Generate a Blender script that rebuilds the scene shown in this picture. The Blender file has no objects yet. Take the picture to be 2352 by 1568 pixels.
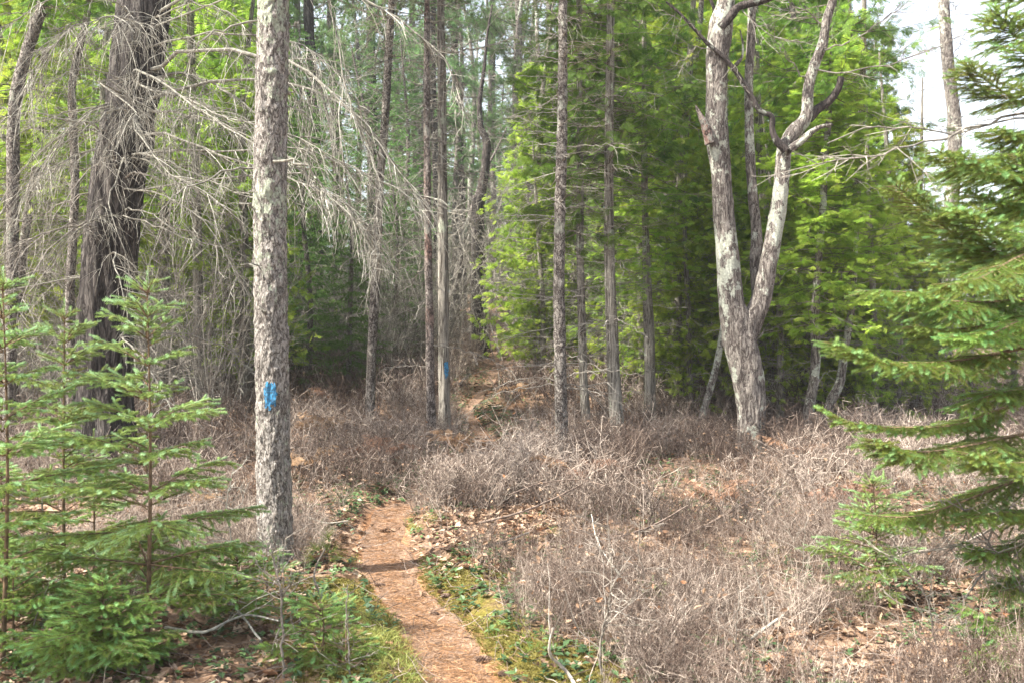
import bpy, math
import numpy as np
R = math.radians
# ------------------------------------------------------------------ camera, sky, sun
sc = bpy.context.scene
COL = sc.collection
EYE, F = 1.6, 2287.0            # eye height; focal length in units of a 2352 px wide picture
cd = bpy.data.cameras.new("camera"); cam = bpy.data.objects.new("camera", cd); COL.objects.link(cam)
cam.location = (0, 0, EYE); cam.rotation_euler = (R(90), 0, 0)
cd.sensor_width = 36; cd.lens = 35; cd.clip_start = .1; cd.clip_end = 1500
cd.dof.use_dof = True; cd.dof.focus_distance = 9.0; cd.dof.aperture_fstop = 4.5
sc.camera = cam
SUN_EL, SUN_AZ = R(52), R(-112)   # azimuth from +Y towards +X: the sun stands to the left, a little behind the camera
w = bpy.data.worlds.new("World"); sc.world = w; w.use_nodes = True
nt = w.node_tree; nt.nodes.clear()
sky = nt.nodes.new("ShaderNodeTexSky"); sky.sky_type = 'NISHITA'; sky.sun_disc = False
sky.sun_elevation = SUN_EL; sky.sun_rotation = SUN_AZ; sky.dust_density = 3; sky.air_density = 1.0
hs = nt.nodes.new("ShaderNodeHueSaturation"); hs.inputs['Saturation'].default_value = .45
bg = nt.nodes.new("ShaderNodeBackground"); bg.inputs['Strength'].default_value = .13
wo = nt.nodes.new("ShaderNodeOutputWorld")
nt.links.new(sky.outputs[0], hs.inputs['Color']); nt.links.new(hs.outputs[0], bg.inputs[0]); nt.links.new(bg.outputs[0], wo.inputs[0])
sd = bpy.data.lights.new("sun", 'SUN'); sun = bpy.data.objects.new("sun", sd); COL.objects.link(sun)
sd.energy = 5.0; sd.angle = R(1.2); sd.color = (1, .95, .86)
sun.rotation_euler = (R(90) - SUN_EL, 0, math.pi - SUN_AZ)
sc.view_settings.view_transform = 'Standard'; sc.view_settings.look = 'None'
sc.view_settings.exposure = 1.95; sc.view_settings.gamma = 1
sc.cycles.max_bounces = 8; sc.cycles.diffuse_bounces = 4; sc.cycles.transmission_bounces = 4; sc.cycles.transparent_max_bounces = 4
sc.cycles.sample_clamp_indirect = 4

# ------------------------------------------------------------------ numpy helpers
def nrm(v):
    v = np.asarray(v, float); return v / (np.linalg.norm(v, axis=-1, keepdims=True) + 1e-9)
def _h(i):
    i = i.astype(np.int64) & 0xffffffff
    i = ((i ^ 61) ^ (i >> 16)) & 0xffffffff; i = (i * 9) & 0xffffffff; i ^= i >> 4
    i = (i * 0x27d4eb2d) & 0xffffffff; i ^= i >> 15
    return (i & 0xffffff) / float(0xffffff)
def noise(p):
    p = np.asarray(p, float); f = np.floor(p).astype(np.int64); t = p - f; t = t * t * (3 - 2 * t)
    out = 0
    for dx in (0, 1):
        for dy in (0, 1):
            for dz in (0, 1):
                c = f + np.array([dx, dy, dz])
                v = _h(c[..., 0] * 73856093 ^ c[..., 1] * 19349663 ^ c[..., 2] * 83492791)
                out = out + v * (t[..., 0] if dx else 1 - t[..., 0]) * (t[..., 1] if dy else 1 - t[..., 1]) * (t[..., 2] if dz else 1 - t[..., 2])
    return out * 2 - 1
def fbm(p, o=3):
    p = np.asarray(p, float); s = 0; a = 1
    for i in range(o): s = s + a * noise(p * 2 ** i + 17.3 * i); a *= .5
    return s
def n2(x, y, s, o=3, off=0.0):
    x, y = np.broadcast_arrays(np.asarray(x, float), np.asarray(y, float))
    return fbm(np.stack([x * s + off, y * s - off, np.full_like(x, .37 + off)], -1), o)
def spline(pts, n):
    P = np.asarray(pts, float)
    if len(P) == 2: return P[0] + (P[1] - P[0]) * np.linspace(0, 1, n)[:, None]
    E = np.vstack([2 * P[0] - P[1], P, 2 * P[-1] - P[-2]])
    u = np.linspace(0, len(P) - 1 - 1e-6, n); i = u.astype(int); t = (u - i)[:, None]
    a, b, c, d = E[i], E[i + 1], E[i + 2], E[i + 3]
    return .5 * (2 * b + (c - a) * t + (2 * a - 5 * b + 4 * c - d) * t ** 2 + (3 * b - a - 3 * c + d) * t ** 3)

class MB:
    """collects vertices and faces in numpy blocks, built into one mesh"""
    def __init__(s): s.V = []; s.T = []; s.Q = []; s.A = []; s.B = []; s.n = 0
    def add(s, V, T=None, Q=None, rnd=None, tip=None):
        V = np.asarray(V, float).reshape(-1, 3)
        s.V.append(V); m = len(V)
        s.A.append(np.broadcast_to(.5 if rnd is None else rnd, (m,)))
        s.B.append(np.broadcast_to(0. if tip is None else tip, (m,)))
        if T is not None and len(T): s.T.append(np.asarray(T, np.int64).reshape(-1, 3) + s.n)
        if Q is not None and len(Q): s.Q.append(np.asarray(Q, np.int64).reshape(-1, 4) + s.n)
        s.n += m
    def mesh(s, name, mat, smooth=False):
        V = np.concatenate(s.V).astype(np.float32)
        T = np.concatenate(s.T) if s.T else np.zeros((0, 3), np.int64)
        Q = np.concatenate(s.Q) if s.Q else np.zeros((0, 4), np.int64)
        me = bpy.data.meshes.new(name)
        me.vertices.add(len(V)); me.vertices.foreach_set("co", V.ravel())
        L = np.concatenate([T.ravel(), Q.ravel()]).astype(np.int32)
        me.loops.add(len(L)); me.loops.foreach_set("vertex_index", L)
        me.polygons.add(len(T) + len(Q))
        st = np.concatenate([np.arange(len(T)) * 3, len(T) * 3 + np.arange(len(Q)) * 4]).astype(np.int32)
        me.polygons.foreach_set("loop_start", st)
        me.polygons.foreach_set("use_smooth", np.full(len(st), bool(smooth)))
        for nm, arr in (("rnd", s.A), ("tip", s.B)):
            at = me.attributes.new(nm, 'FLOAT', 'POINT'); at.data.foreach_set("value", np.concatenate(arr).astype(np.float32))
        me.update(calc_edges=True)
        if mat: me.materials.append(mat)
        return me
    def build(s, name, mat, parent=None, smooth=False, loc=None):
        o = bpy.data.objects.new(name, s.mesh(name, mat, smooth)); COL.objects.link(o)
        if parent is not None: o.parent = parent
        if loc is not None: o.location = loc
        return o

def tubes(mb, S, sides=3, rnd=None, tip=None):
    """S: list of (points (n,3), radii (n)). Batched by point count into many-sided tubes."""
    by = {}
    for k, (p, r) in enumerate(S): by.setdefault(len(p), []).append(k)
    for n, ks in by.items():
        P = np.array([S[k][0] for k in ks], float); r = np.array([np.broadcast_to(S[k][1], (n,)) for k in ks], float)
        M = len(ks)
        T = np.gradient(P, axis=1); T = nrm(T)
        D = nrm(P[:, -1] - P[:, 0]); ref = np.where(np.abs(D[:, 2:3]) < .8, [[0, 0, 1.]], [[1., .3, 0]])
        A = nrm(np.cross(T, ref[:, None, :])); B = np.cross(T, A)
        a = np.linspace(0, 2 * np.pi, sides, endpoint=False)
        V = P[:, :, None] + r[:, :, None, None] * (np.cos(a)[None, None, :, None] * A[:, :, None] + np.sin(a)[None, None, :, None] * B[:, :, None])
        i = np.arange(n - 1)[:, None]; j = np.arange(sides)[None]; j2 = (j + 1) % sides
        q = np.stack([i * sides + j, i * sides + j2, (i + 1) * sides + j2, (i + 1) * sides + j], -1).reshape(-1, 4)
        Q = (q[None] + (np.arange(M) * n * sides)[:, None, None]).reshape(-1, 4)
        rr = np.repeat(np.random.RandomState(M).rand(M) if rnd is None else np.array([rnd] * M if np.isscalar(rnd) else [rnd[k] for k in ks]), n * sides)
        mb.add(V, Q=Q, rnd=rr, tip=tip)

def scatter(mb, tmpl, pos, Rm, scale, rnd=None, tip=None):
    """tmpl = (V, T, Q); pos (n,3), Rm (n,3,3) rows are the axes, scale (n,) or (n,3)."""
    V, T, Q = tmpl[:3]; n = len(pos); tv = tmpl[3] if len(tmpl) > 3 else 0.
    if n == 0: return
    scale = np.asarray(scale, float)
    if scale.ndim == 1: scale = scale[:, None]
    W = np.einsum('nvk,nkj->nvj', V[None] * scale[:, None, :], Rm) + np.asarray(pos)[:, None]
    off = (np.arange(n) * len(V))[:, None, None]
    mb.add(W, T=(T[None] + off).reshape(-1, 3) if T is not None and len(T) else None,
           Q=(Q[None] + off).reshape(-1, 4) if Q is not None and len(Q) else None,
           rnd=np.clip(np.repeat(rnd, len(V)).reshape(n, -1) + tv, 0, 1).ravel() if rnd is not None else None, tip=np.repeat(tip, len(V)) if tip is not None else None)
def frames(Z, up=None, roll=None):
    """axes with z along Z; roll turns x/y round it"""
    Z = nrm(Z); up = np.array([0, 0, 1.]) if up is None else up
    X = np.cross(up, Z); bad = np.linalg.norm(X, axis=-1) < .05; X[bad] = [1, 0, 0]
    X = nrm(X - Z * (X * Z).sum(-1, keepdims=True)); Y = np.cross(Z, X)
    if roll is not None:
        c, s = np.cos(roll)[:, None], np.sin(roll)[:, None]; X, Y = c * X + s * Y, -s * X + c * Y
    return np.stack([X, Y, Z], 1)

# ------------------------------------------------------------------ ground shape
def lanes(x, y):
    Y = np.clip(y, -50, 200)
    C = np.interp(Y, [-50, 8.3, 12.5, 17, 22, 30, 45, 70, 200], [0, 0, .36, .80, 1.32, 2.15, 3.6, 5.0, 7])
    Rr = np.interp(Y, [-50, 8.5, 12, 22, 45, 200], [0, 0, .24, .30, .5, 3])
    L = np.interp(Y, [-50, 8, 12.5, 22, 40, 200], [0, 0, .36, .85, 1.5, 5])
    u = x / np.maximum(Y, 4)
    s = lambda a, b: (lambda t: t * t * (3 - 2 * t))(np.clip((u - a) / (b - a), 0, 1))
    z = C + (Rr - C) * s(.04, .24); z = z + (L - C) * (1 - s(-.32, -.12))
    return z
def gbase(x, y):
    return lanes(x, y) + .05 * n2(x, y, .45, 3) * np.clip(y / 6, 0.4, 1.6) + .012 * n2(x, y, 3.0, 2, 5)
def ray(px, py, f=None):
    f = f or gbase
    d = np.concatenate([np.arange(2.5, 20, .02), np.arange(20, 70, .1)])
    zz = EYE - (py - 784) / F * d; gz = f((px - 1176) / F * d, d)
    k = np.argmax(gz >= zz) if (gz >= zz).any() else -1
    return np.array([(px - 1176) / F * d[k], d[k], gz[k]])
def at(px, py, d): return np.array([(px - 1176) / F * d, d, EYE - (py - 784) / F * d])
_pp = [(1130, 1900), (1110, 1700), (1085, 1568), (1040, 1490), (972, 1400), (920, 1340), (888, 1280), (880, 1230), (888, 1190), (915, 1155)]
PATH = [ray(*p)[:2] for p in _pp] + [np.array([-.52, 10.5]), np.array([-.35, 12.2]), ray(1112, 1000)[:2], ray(1082, 960)[:2], ray(1078, 930)[:2], ray(1105, 898)[:2], ray(1128, 870)[:2], ray(1146, 830)[:2]] + [np.array([-.5, 26]), np.array([-.8, 31]), np.array([-1.9, 42]), np.array([-2, 60])]
PATH = spline(np.array(PATH), 500)
PW = np.interp(PATH[:, 1], [3, 4.7, 6, 8, 10, 14, 20, 40], [.185, .185, .19, .19, .13, .10, .11, .25])
def pdist(x, y):
    x = np.asarray(x, float); sh = x.shape; q = np.stack([x.ravel(), np.asarray(y, float).ravel()], -1)
    out = np.full(len(q), 9.); sd_ = np.zeros(len(q)); P = PATH[::3]
    for k in range(0, len(q), 40000):
        c = q[k:k + 40000]; D = np.hypot(c[:, None, 0] - P[None, :, 0], c[:, None, 1] - P[None, :, 1])
        i = D.argmin(1); out[k:k + 40000] = D[np.arange(len(c)), i] - PW[::3][i]; sd_[k:k + 40000] = np.sign(c[:, 0] - P[i, 0])
    return out.reshape(sh), sd_.reshape(sh)
def g(x, y):
    x = np.asarray(x, float); y = np.asarray(y, float); x, y = np.broadcast_arrays(x, y)
    d, _ = pdist(x, y); t = np.clip(1 - (d + .1) / .35, 0, 1); t = t * t * (3 - 2 * t)
    b = np.exp(-((d - .32) / .22) ** 2)
    return gbase(x, y) - .075 * t + .02 * b
def gpt(px, py): 
    p = ray(px, py); p[2] = float(g(p[0], p[1])); return p

# ------------------------------------------------------------------ materials
def mat(name, fn, disp=False):
    m = bpy.data.materials.new(name); m.use_nodes = True; t = m.node_tree; t.nodes.clear()
    out = t.nodes.new("ShaderNodeOutputMaterial")
    class N:
        def __getattr__(s, k): return None
    def nd(ty, **kw):
        n = t.nodes.new("ShaderNode" + ty)
        for k, v in kw.items():
            if k.startswith("i_"):
                key = k[2:]; key = int(key) if key.isdigit() else key.replace("_", " ")
                if isinstance(v, bpy.types.NodeSocket): t.links.new(v, n.inputs[key])
                else: n.inputs[key].default_value = v
            else: setattr(n, k, v)
        return n
    t_ = fn(nd, t); t.links.new(t_, out.inputs['Surface']); return m
def rgb(c): return (c[0], c[1], c[2], 1)
def ramp(nd, fac, stops):
    r = nd("ValToRGB", i_0=fac); e = r.color_ramp.elements
    while len(e) < len(stops): e.new(.5)
    for k, (p, c) in enumerate(stops): e[k].position = p; e[k].color = rgb(c)
    return r.outputs[0]
def mix(nd, f, a, b, mode='MIX'):
    m = nd("Mix", data_type='RGBA', blend_type=mode)
    for ix, v in ((0, f), (6, a), (7, b)):
        s_ = m.inputs[ix]
        if isinstance(v, bpy.types.NodeSocket): m.id_data.links.new(v, s_)
        elif ix == 0: s_.default_value = v
        else: s_.default_value = rgb(v)
    return m.outputs[2]
def math_(nd, op, a, b=0.): return nd("Math", operation=op, i_0=a, i_1=b).outputs[0]
def attr(nd, n): return nd("Attribute", attribute_name=n).outputs['Fac']
def coords(nd, scale):
    tc = nd("TexCoord"); return nd("Mapping", i_Vector=tc.outputs['Object'], i_Scale=scale).outputs[0]
def step(nd, v, a, b): return nd("MapRange", interpolation_type='SMOOTHSTEP', i_0=v, i_1=a, i_2=b).outputs[0]

def bark(name, dark, light, sx, sz, crack, lichen=(.42, .45, .36), lam=.5, lam2=.55, bump=.6, crackc=(.05, .04, .035), warm=None, ls=1.):
    def f(nd, t):
        c = coords(nd, (sx, sx, sz))
        r1 = nd("TexNoise", i_Vector=c, i_Scale=.55, i_Detail=6, i_Roughness=.62, i_Distortion=.5).outputs[0]
        v = math_(nd, 'ABSOLUTE', math_(nd, 'SUBTRACT', r1, .5))
        r2_ = nd("TexNoise", i_Vector=c, i_Scale=1.7, i_Detail=4, i_Roughness=.6, i_Distortion=.8).outputs[0]
        v2 = math_(nd, 'ABSOLUTE', math_(nd, 'SUBTRACT', r2_, .5))
        n1 = nd("TexNoise", i_Vector=c, i_Scale=2.6, i_Detail=8, i_Roughness=.75).outputs[0]
        base = ramp(nd, n1, [(.36, dark), (.62, light)])
        if warm:
            nw = nd("TexNoise", i_Vector=coords(nd, (3, 3, 1.5)), i_Scale=1, i_Detail=4).outputs[0]
            base = mix(nd, step(nd, nw, .5, .66), base, warm)
        cr = math_(nd, 'MULTIPLY', step(nd, v, 0, crack * .5), step(nd, v2, -.02, crack * .35))
        base = mix(nd, cr, crackc, base)
        l1 = nd("TexNoise", i_Vector=coords(nd, (9 * ls, 9 * ls, 6 * ls)), i_Scale=1, i_Detail=6, i_Roughness=.72).outputs[0]
        l0 = nd("TexNoise", i_Vector=coords(nd, (1.7, 1.7, .9)), i_Scale=1, i_Detail=3).outputs[0]
        lm = math_(nd, 'ADD', l1, math_(nd, 'MULTIPLY', math_(nd, 'SUBTRACT', l0, .5), .8))
        lk = step(nd, lm, lam2, lam2 + .05)
        sp = nd("TexNoise", i_Vector=coords(nd, (45, 45, 45)), i_Scale=1, i_Detail=3).outputs[0]
        lc = mix(nd, step(nd, sp, .4, .62), lichen, tuple(min(1, q * 1.35) for q in lichen))
        base = mix(nd, math_(nd, 'MULTIPLY', lk, lam), base, lc)
        h = math_(nd, 'ADD', math_(nd, 'MULTIPLY', cr, .7), math_(nd, 'MULTIPLY', n1, .8))
        h = math_(nd, 'ADD', h, math_(nd, 'MULTIPLY', lk, .15))
        bm_ = nd("Bump", i_Strength=bump, i_Distance=.02, i_Height=h).outputs[0]
        return nd("BsdfPrincipled", i_Base_Color=base, i_Roughness=.92, i_Specular_IOR_Level=.15, i_Normal=bm_).outputs[0]
    return mat(name, f)
def leaf(name, c1, c2, tipc=None, trans=.35, rough=.6, spec=.25):
    def f(nd, t):
        base = mix(nd, attr(nd, "rnd"), c1, c2)
        if tipc: base = mix(nd, attr(nd, "tip"), base, tipc)
        oi = nd("ObjectInfo").outputs['Random']
        base = nd("HueSaturation", i_Color=base, i_Hue=math_(nd, 'ADD', math_(nd, 'MULTIPLY', oi, .03), .485), i_Value=math_(nd, 'ADD', math_(nd, 'MULTIPLY', oi, .4), .8)).outputs[0]
        a = nd("BsdfPrincipled", i_Base_Color=base, i_Roughness=rough, i_Specular_IOR_Level=spec).outputs[0]
        b = nd("BsdfTranslucent", i_Color=base).outputs[0]
        return nd("MixShader", i_0=trans, i_1=a, i_2=b).outputs[0]
    return mat(name, f)
def twig(name, c1, c2, c3=None):
    def f(nd, t):
        r_ = attr(nd, "rnd"); st = [(0, c1), (1, c2)] if c3 is None else [(0, c1), (.55, c2), (1, c3)]
        base = ramp(nd, r_, st)
        n = nd("TexNoise", i_Vector=coords(nd, (30, 30, 30)), i_Scale=1, i_Detail=2).outputs[0]
        base = mix(nd, 1., base, ramp(nd, n, [(.35, (.6, .6, .6)), (.65, (1.25, 1.25, 1.2))]), 'MULTIPLY')
        return nd("BsdfDiffuse", i_Color=base, i_Roughness=.6).outputs[0]
    return mat(name, f)

M = {}
M['bark_spruce'] = bark('flaky_lichen_bark', (.27, .24, .215), (.52, .48, .43), 60, 20, .10, (.46, .51, .38), .7, .56, 1., (.10, .082, .07), ls=2.2)
M['bark_pine'] = bark('dark_furrowed_bark', (.045, .038, .034), (.14, .125, .112), 17, 2.6, .16, (.28, .29, .26), .35, .66, 1.0, (.022, .018, .017))
M['bark_oak'] = bark('pale_lichen_bark', (.17, .14, .12), (.40, .365, .32), 40, 7.5, .12, (.50, .52, .43), .85, .54, 1., (.07, .055, .05))
M['bark_cedar'] = bark('stringy_cedar_bark', (.15, .135, .11), (.38, .35, .30), 42, 2.2, .10, (.36, .40, .30), .6, .60, .7, (.06, .05, .04))
M['bark_scaly'] = bark('scaly_brown_bark', (.15, .13, .112), (.40, .365, .32), 34, 20, .13, (.40, .42, .34), .5, .60, .9, (.05, .038, .033))
M['bark_red'] = bark('reddish_flaky_bark', (.16, .13, .112), (.42, .37, .33), 34, 16, .13, (.40, .41, .35), .5, .60, .9, (.05, .038, .033), warm=(.33, .19, .15))
M['bark_dark'] = bark('near_black_bark', (.035, .028, .026), (.12, .10, .09), 30, 6, .1, (.3, .32, .27), .5, .62, .8, (.02, .016, .015))  # near-black bark tone for some limbs and trunks
M['deadwood'] = twig('bleached_dead_twig', (.15, .14, .118), (.30, .285, .25), (.50, .48, .43))
M['deadbough'] = twig('grey_dead_bough', (.15, .135, .118), (.28, .255, .225), (.42, .39, .35))
M['cedarwood'] = twig('cedar_branch_bark', (.12, .105, .085), (.28, .25, .20))
M['heath'] = twig('bare_heath_twig', (.082, .058, .048), (.215, .165, .138), (.46, .39, .335))
M['heath_dark'] = twig('dark_sapling_bark', (.14, .12, .10), (.32, .285, .25))
M['white_stick'] = twig('bleached_stick', (.30, .265, .23), (.50, .45, .39))
M['shoot'] = twig('spruce_shoot_bark', (.13, .085, .055), (.24, .17, .115))
M['cedar'] = leaf('sunlit_cedar_frond', (.14, .24, .025), (.29, .43, .045), (.48, .58, .09), .58)  # lit copy of the cedar frond, sunlight put into the colour
M['cedar_shaded'] = leaf('shaded_cedar_frond', (.07, .155, .025), (.15, .27, .04), (.27, .41, .07), .55)  # darker copy of the same frond, shade put into the colour
M['spruce'] = leaf('spruce_needle', (.19, .22, .04), (.16, .235, .06), (.26, .39, .19), .34, .65, .15)
M['spruce_blue'] = leaf('blue_spruce_needle', (.19, .23, .045), (.19, .31, .07), (.20, .37, .14), .38, .65, .15)
M['pine'] = leaf('pine_needle', (.10, .20, .07), (.16, .27, .09), (.22, .33, .13), .35)
M['fir_dark'] = leaf('dark_fir_needle', (.07, .15, .03), (.14, .25, .06), (.20, .33, .09), .4)
M['groundleaf'] = leaf('evergreen_ground_leaf', (.03, .065, .025), (.09, .15, .05), None, .2, .4, .4)
M['grassm'] = leaf('thin_grass_blade', (.12, .17, .03), (.33, .33, .10), None, .3)
M['mossm'] = leaf('moss_tuft', (.12, .105, .025), (.23, .195, .05), None, .3)
M['fern'] = leaf('dry_fern_frond', (.24, .135, .075), (.38, .25, .16), None, .3, .8, .1)
def _litter(nd, t):
    r_ = attr(nd, "rnd")
    b = ramp(nd, r_, [(0, (.07, .04, .025)), (.3, (.17, .105, .065)), (.6, (.30, .205, .135)), (.85, (.44, .33, .24)), (1, (.26, .12, .055))])
    a = nd("BsdfPrincipled", i_Base_Color=b, i_Roughness=.75, i_Specular_IOR_Level=.25).outputs[0]
    return nd("MixShader", i_0=.2, i_1=a, i_2=nd("BsdfTranslucent", i_Color=b).outputs[0]).outputs[0]
M['litter'] = mat('fallen_oak_leaf', _litter)
M['needle'] = twig('fallen_pine_needle', (.19, .10, .05), (.32, .18, .10), (.46, .31, .20))
M['cone'] = twig('pine_cone_scale', (.09, .055, .04), (.20, .14, .11))
def _paint(nd, t):
    n = nd("TexNoise", i_Vector=coords(nd, (60, 60, 25)), i_Scale=1, i_Detail=5, i_Roughness=.7).outputs[0]
    b = ramp(nd, n, [(.3, (.02, .07, .13)), (.42, (.05, .20, .38)), (.6, (.07, .27, .46)), (.75, (.16, .34, .48))])
    fz = nd("TexNoise", i_Vector=coords(nd, (44, 44, 20)), i_Scale=1.1, i_Detail=6, i_Roughness=.65).outputs[0]
    b = mix(nd, step(nd, math_(nd, 'ABSOLUTE', math_(nd, 'SUBTRACT', fz, .5)), .0, .05), (.05, .06, .065), b)
    return nd("BsdfPrincipled", i_Base_Color=b, i_Roughness=.9, i_Specular_IOR_Level=.1, i_Normal=nd("Bump", i_Strength=1., i_Distance=.01, i_Height=n).outputs[0]).outputs[0]
M['paint'] = mat('blue_trail_paint', _paint)
def _ground(nd, t):
    g1 = nd("TexNoise", i_Vector=coords(nd, (1, 1, 1)), i_Scale=5, i_Detail=8, i_Roughness=.7).outputs[0]
    g2 = nd("TexNoise", i_Vector=coords(nd, (1, 1, 1)), i_Scale=42, i_Detail=5, i_Roughness=.7).outputs[0]
    vor = nd("TexVoronoi", i_Vector=coords(nd, (1, 1, 1)), i_Scale=22, i_Randomness=1.).outputs[1]
    vv = nd("SeparateColor", i_0=vor).outputs[0]
    soil = ramp(nd, g2, [(.3, (.05, .032, .022)), (.5, (.15, .092, .06)), (.72, (.30, .20, .135))])
    lf = ramp(nd, vv, [(0, (.13, .075, .045)), (.5, (.27, .17, .11)), (1, (.42, .30, .21))])
    b = mix(nd, step(nd, g1, .42, .6), soil, lf)
    mo = attr(nd, "tip")
    mm = ramp(nd, g2, [(.3, (.075, .07, .012)), (.55, (.15, .125, .028)), (.75, (.25, .21, .05))])
    b = mix(nd, step(nd, math_(nd, 'ADD', mo, math_(nd, 'MULTIPLY', g1, .6)), .72, .95), b, mm)
    ne = attr(nd, "rnd")
    nc = ramp(nd, g2, [(.3, (.16, .075, .035)), (.55, (.36, .19, .10)), (.75, (.52, .32, .19))])
    b = mix(nd, step(nd, math_(nd, 'ADD', ne, math_(nd, 'MULTIPLY', g1, .5)), .7, 1.0), b, nc)
    bp = nd("Bump", i_Strength=.8, i_Distance=.03, i_Height=math_(nd, 'ADD', g2, math_(nd, 'MULTIPLY', vv, .5))).outputs[0]
    return nd("BsdfPrincipled", i_Base_Color=b, i_Roughness=.95, i_Specular_IOR_Level=.1, i_Normal=bp).outputs[0]
M['ground'] = mat('forest_floor', _ground)
def _pathm(nd, t):
    a1 = nd("TexNoise", i_Vector=coords(nd, (1, 1, 1)), i_Scale=3.2, i_Detail=6, i_Roughness=.65).outputs[0]
    w1 = nd("TexNoise", i_Vector=coords(nd, (150, 28, 40)), i_Scale=1, i_Detail=4, i_Roughness=.6, i_Distortion=1.4).outputs[0]
    w2 = nd("TexNoise", i_Vector=coords(nd, (34, 140, 40)), i_Scale=1, i_Detail=4, i_Roughness=.6, i_Distortion=1.2).outputs[0]
    s = math_(nd, 'ADD', math_(nd, 'MULTIPLY', w1, .5), math_(nd, 'MULTIPLY', w2, .5))
    b = ramp(nd, s, [(.34, (.05, .03, .02)), (.48, (.155, .096, .064)), (.64, (.34, .24, .17))])
    b = mix(nd, step(nd, a1, .5, .68), b, mix(nd, .5, b, (.13, .08, .055)))
    bp = nd("Bump", i_Strength=.9, i_Distance=.012, i_Height=s).outputs[0]
    return nd("BsdfPrincipled", i_Base_Color=b, i_Roughness=.9, i_Specular_IOR_Level=.15, i_Normal=bp).outputs[0]
M['path'] = mat('pine_needle_path', _pathm)

def tag(o, label=None, cat=None, group=None, kind=None):
    for k, v in (('label', label), ('category', cat), ('group', group), ('kind', kind)):
        if v: o[k] = v
    return o
def thing(name, loc, label, cat, group=None):
    o = bpy.data.objects.new(name, None); COL.objects.link(o); o.location = loc; o.empty_display_size = .1
    return tag(o, label, cat, group)
def copy_tree(o, parent=None):
    c = o.copy(); COL.objects.link(c); c.parent = parent
    for ch in list(o.children): copy_tree(ch, c)
    return c

# ------------------------------------------------------------------ ground and path
def axis(lim, fine, n):
    t = np.linspace(-1, 1, n); k = math.asinh(lim / fine); return fine * np.sinh(t * k)
xs = axis(130, 3.2, 520)
ys = 4.2 + axis(150, 4.0, 620); ys = ys[ys > -12]
X, Y = np.meshgrid(xs, ys); Z = g(X, Y)
pdv, psv = pdist(X, Y)
moss = np.clip(1.25 - pdv / .7, 0, 1) * (Y < 8.2) * np.clip((8.2 - Y) / 2, 0, 1) * .8
moss = moss * (.78 + .3 * (n2(X, Y, 1.3, 2, 9) > -.15))
need = np.clip(1 - pdv / .14, 0, 1) * .7
mb = MB(); nx, ny = len(xs), len(ys)
i = np.arange(ny - 1)[:, None]; j = np.arange(nx - 1)[None]
mb.add(np.stack([X, Y, Z], -1), Q=np.stack([i * nx + j, i * nx + j + 1, (i + 1) * nx + j + 1, (i + 1) * nx + j], -1), rnd=need.ravel(), tip=moss.ravel())
tag(mb.build('ground', M['ground'], smooth=True), 'brown forest floor of soil, litter and moss', 'ground', kind='structure')

n = 900; C = spline(PATH, n); Tn = nrm(np.gradient(C, axis=0)); Nn = np.stack([Tn[:, 1], -Tn[:, 0]], -1)
hw = np.interp(C[:, 1], PATH[:, 1], PW); u = np.linspace(-1, 1, 15)
edge = lambda sgn: 1 + .28 * n2(C[:, 0] * 2.2, C[:, 1] * 2.2, 1, 3, 3 + sgn)
wid = np.where(u[None] < 0, edge(-1)[:, None], edge(1)[:, None]) * hw[:, None] * u[None]
PX = C[:, None, 0] + Nn[:, None, 0] * wid; PY = C[:, None, 1] + Nn[:, None, 1] * wid
lift = (.006 + .0012 * np.maximum(PY - 5, 0)) * np.where(np.abs(u) > .95, -1.0, 1)[None]
PZ = g(PX, PY) + lift + np.where(np.abs(u)[None] > .9, 0, .006 * n2(PX, PY, 4.5, 3, 41) + .004)
mb = MB(); i = np.arange(n - 1)[:, None]; j = np.arange(14)[None]
mb.add(np.stack([PX, PY, PZ], -1), Q=np.stack([i * 15 + j, i * 15 + j + 1, (i + 1) * 15 + j + 1, (i + 1) * 15 + j], -1))
tag(mb.build('path', M['path'], smooth=True), 'narrow winding footpath of orange pine needles', 'path', kind='structure')

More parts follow.
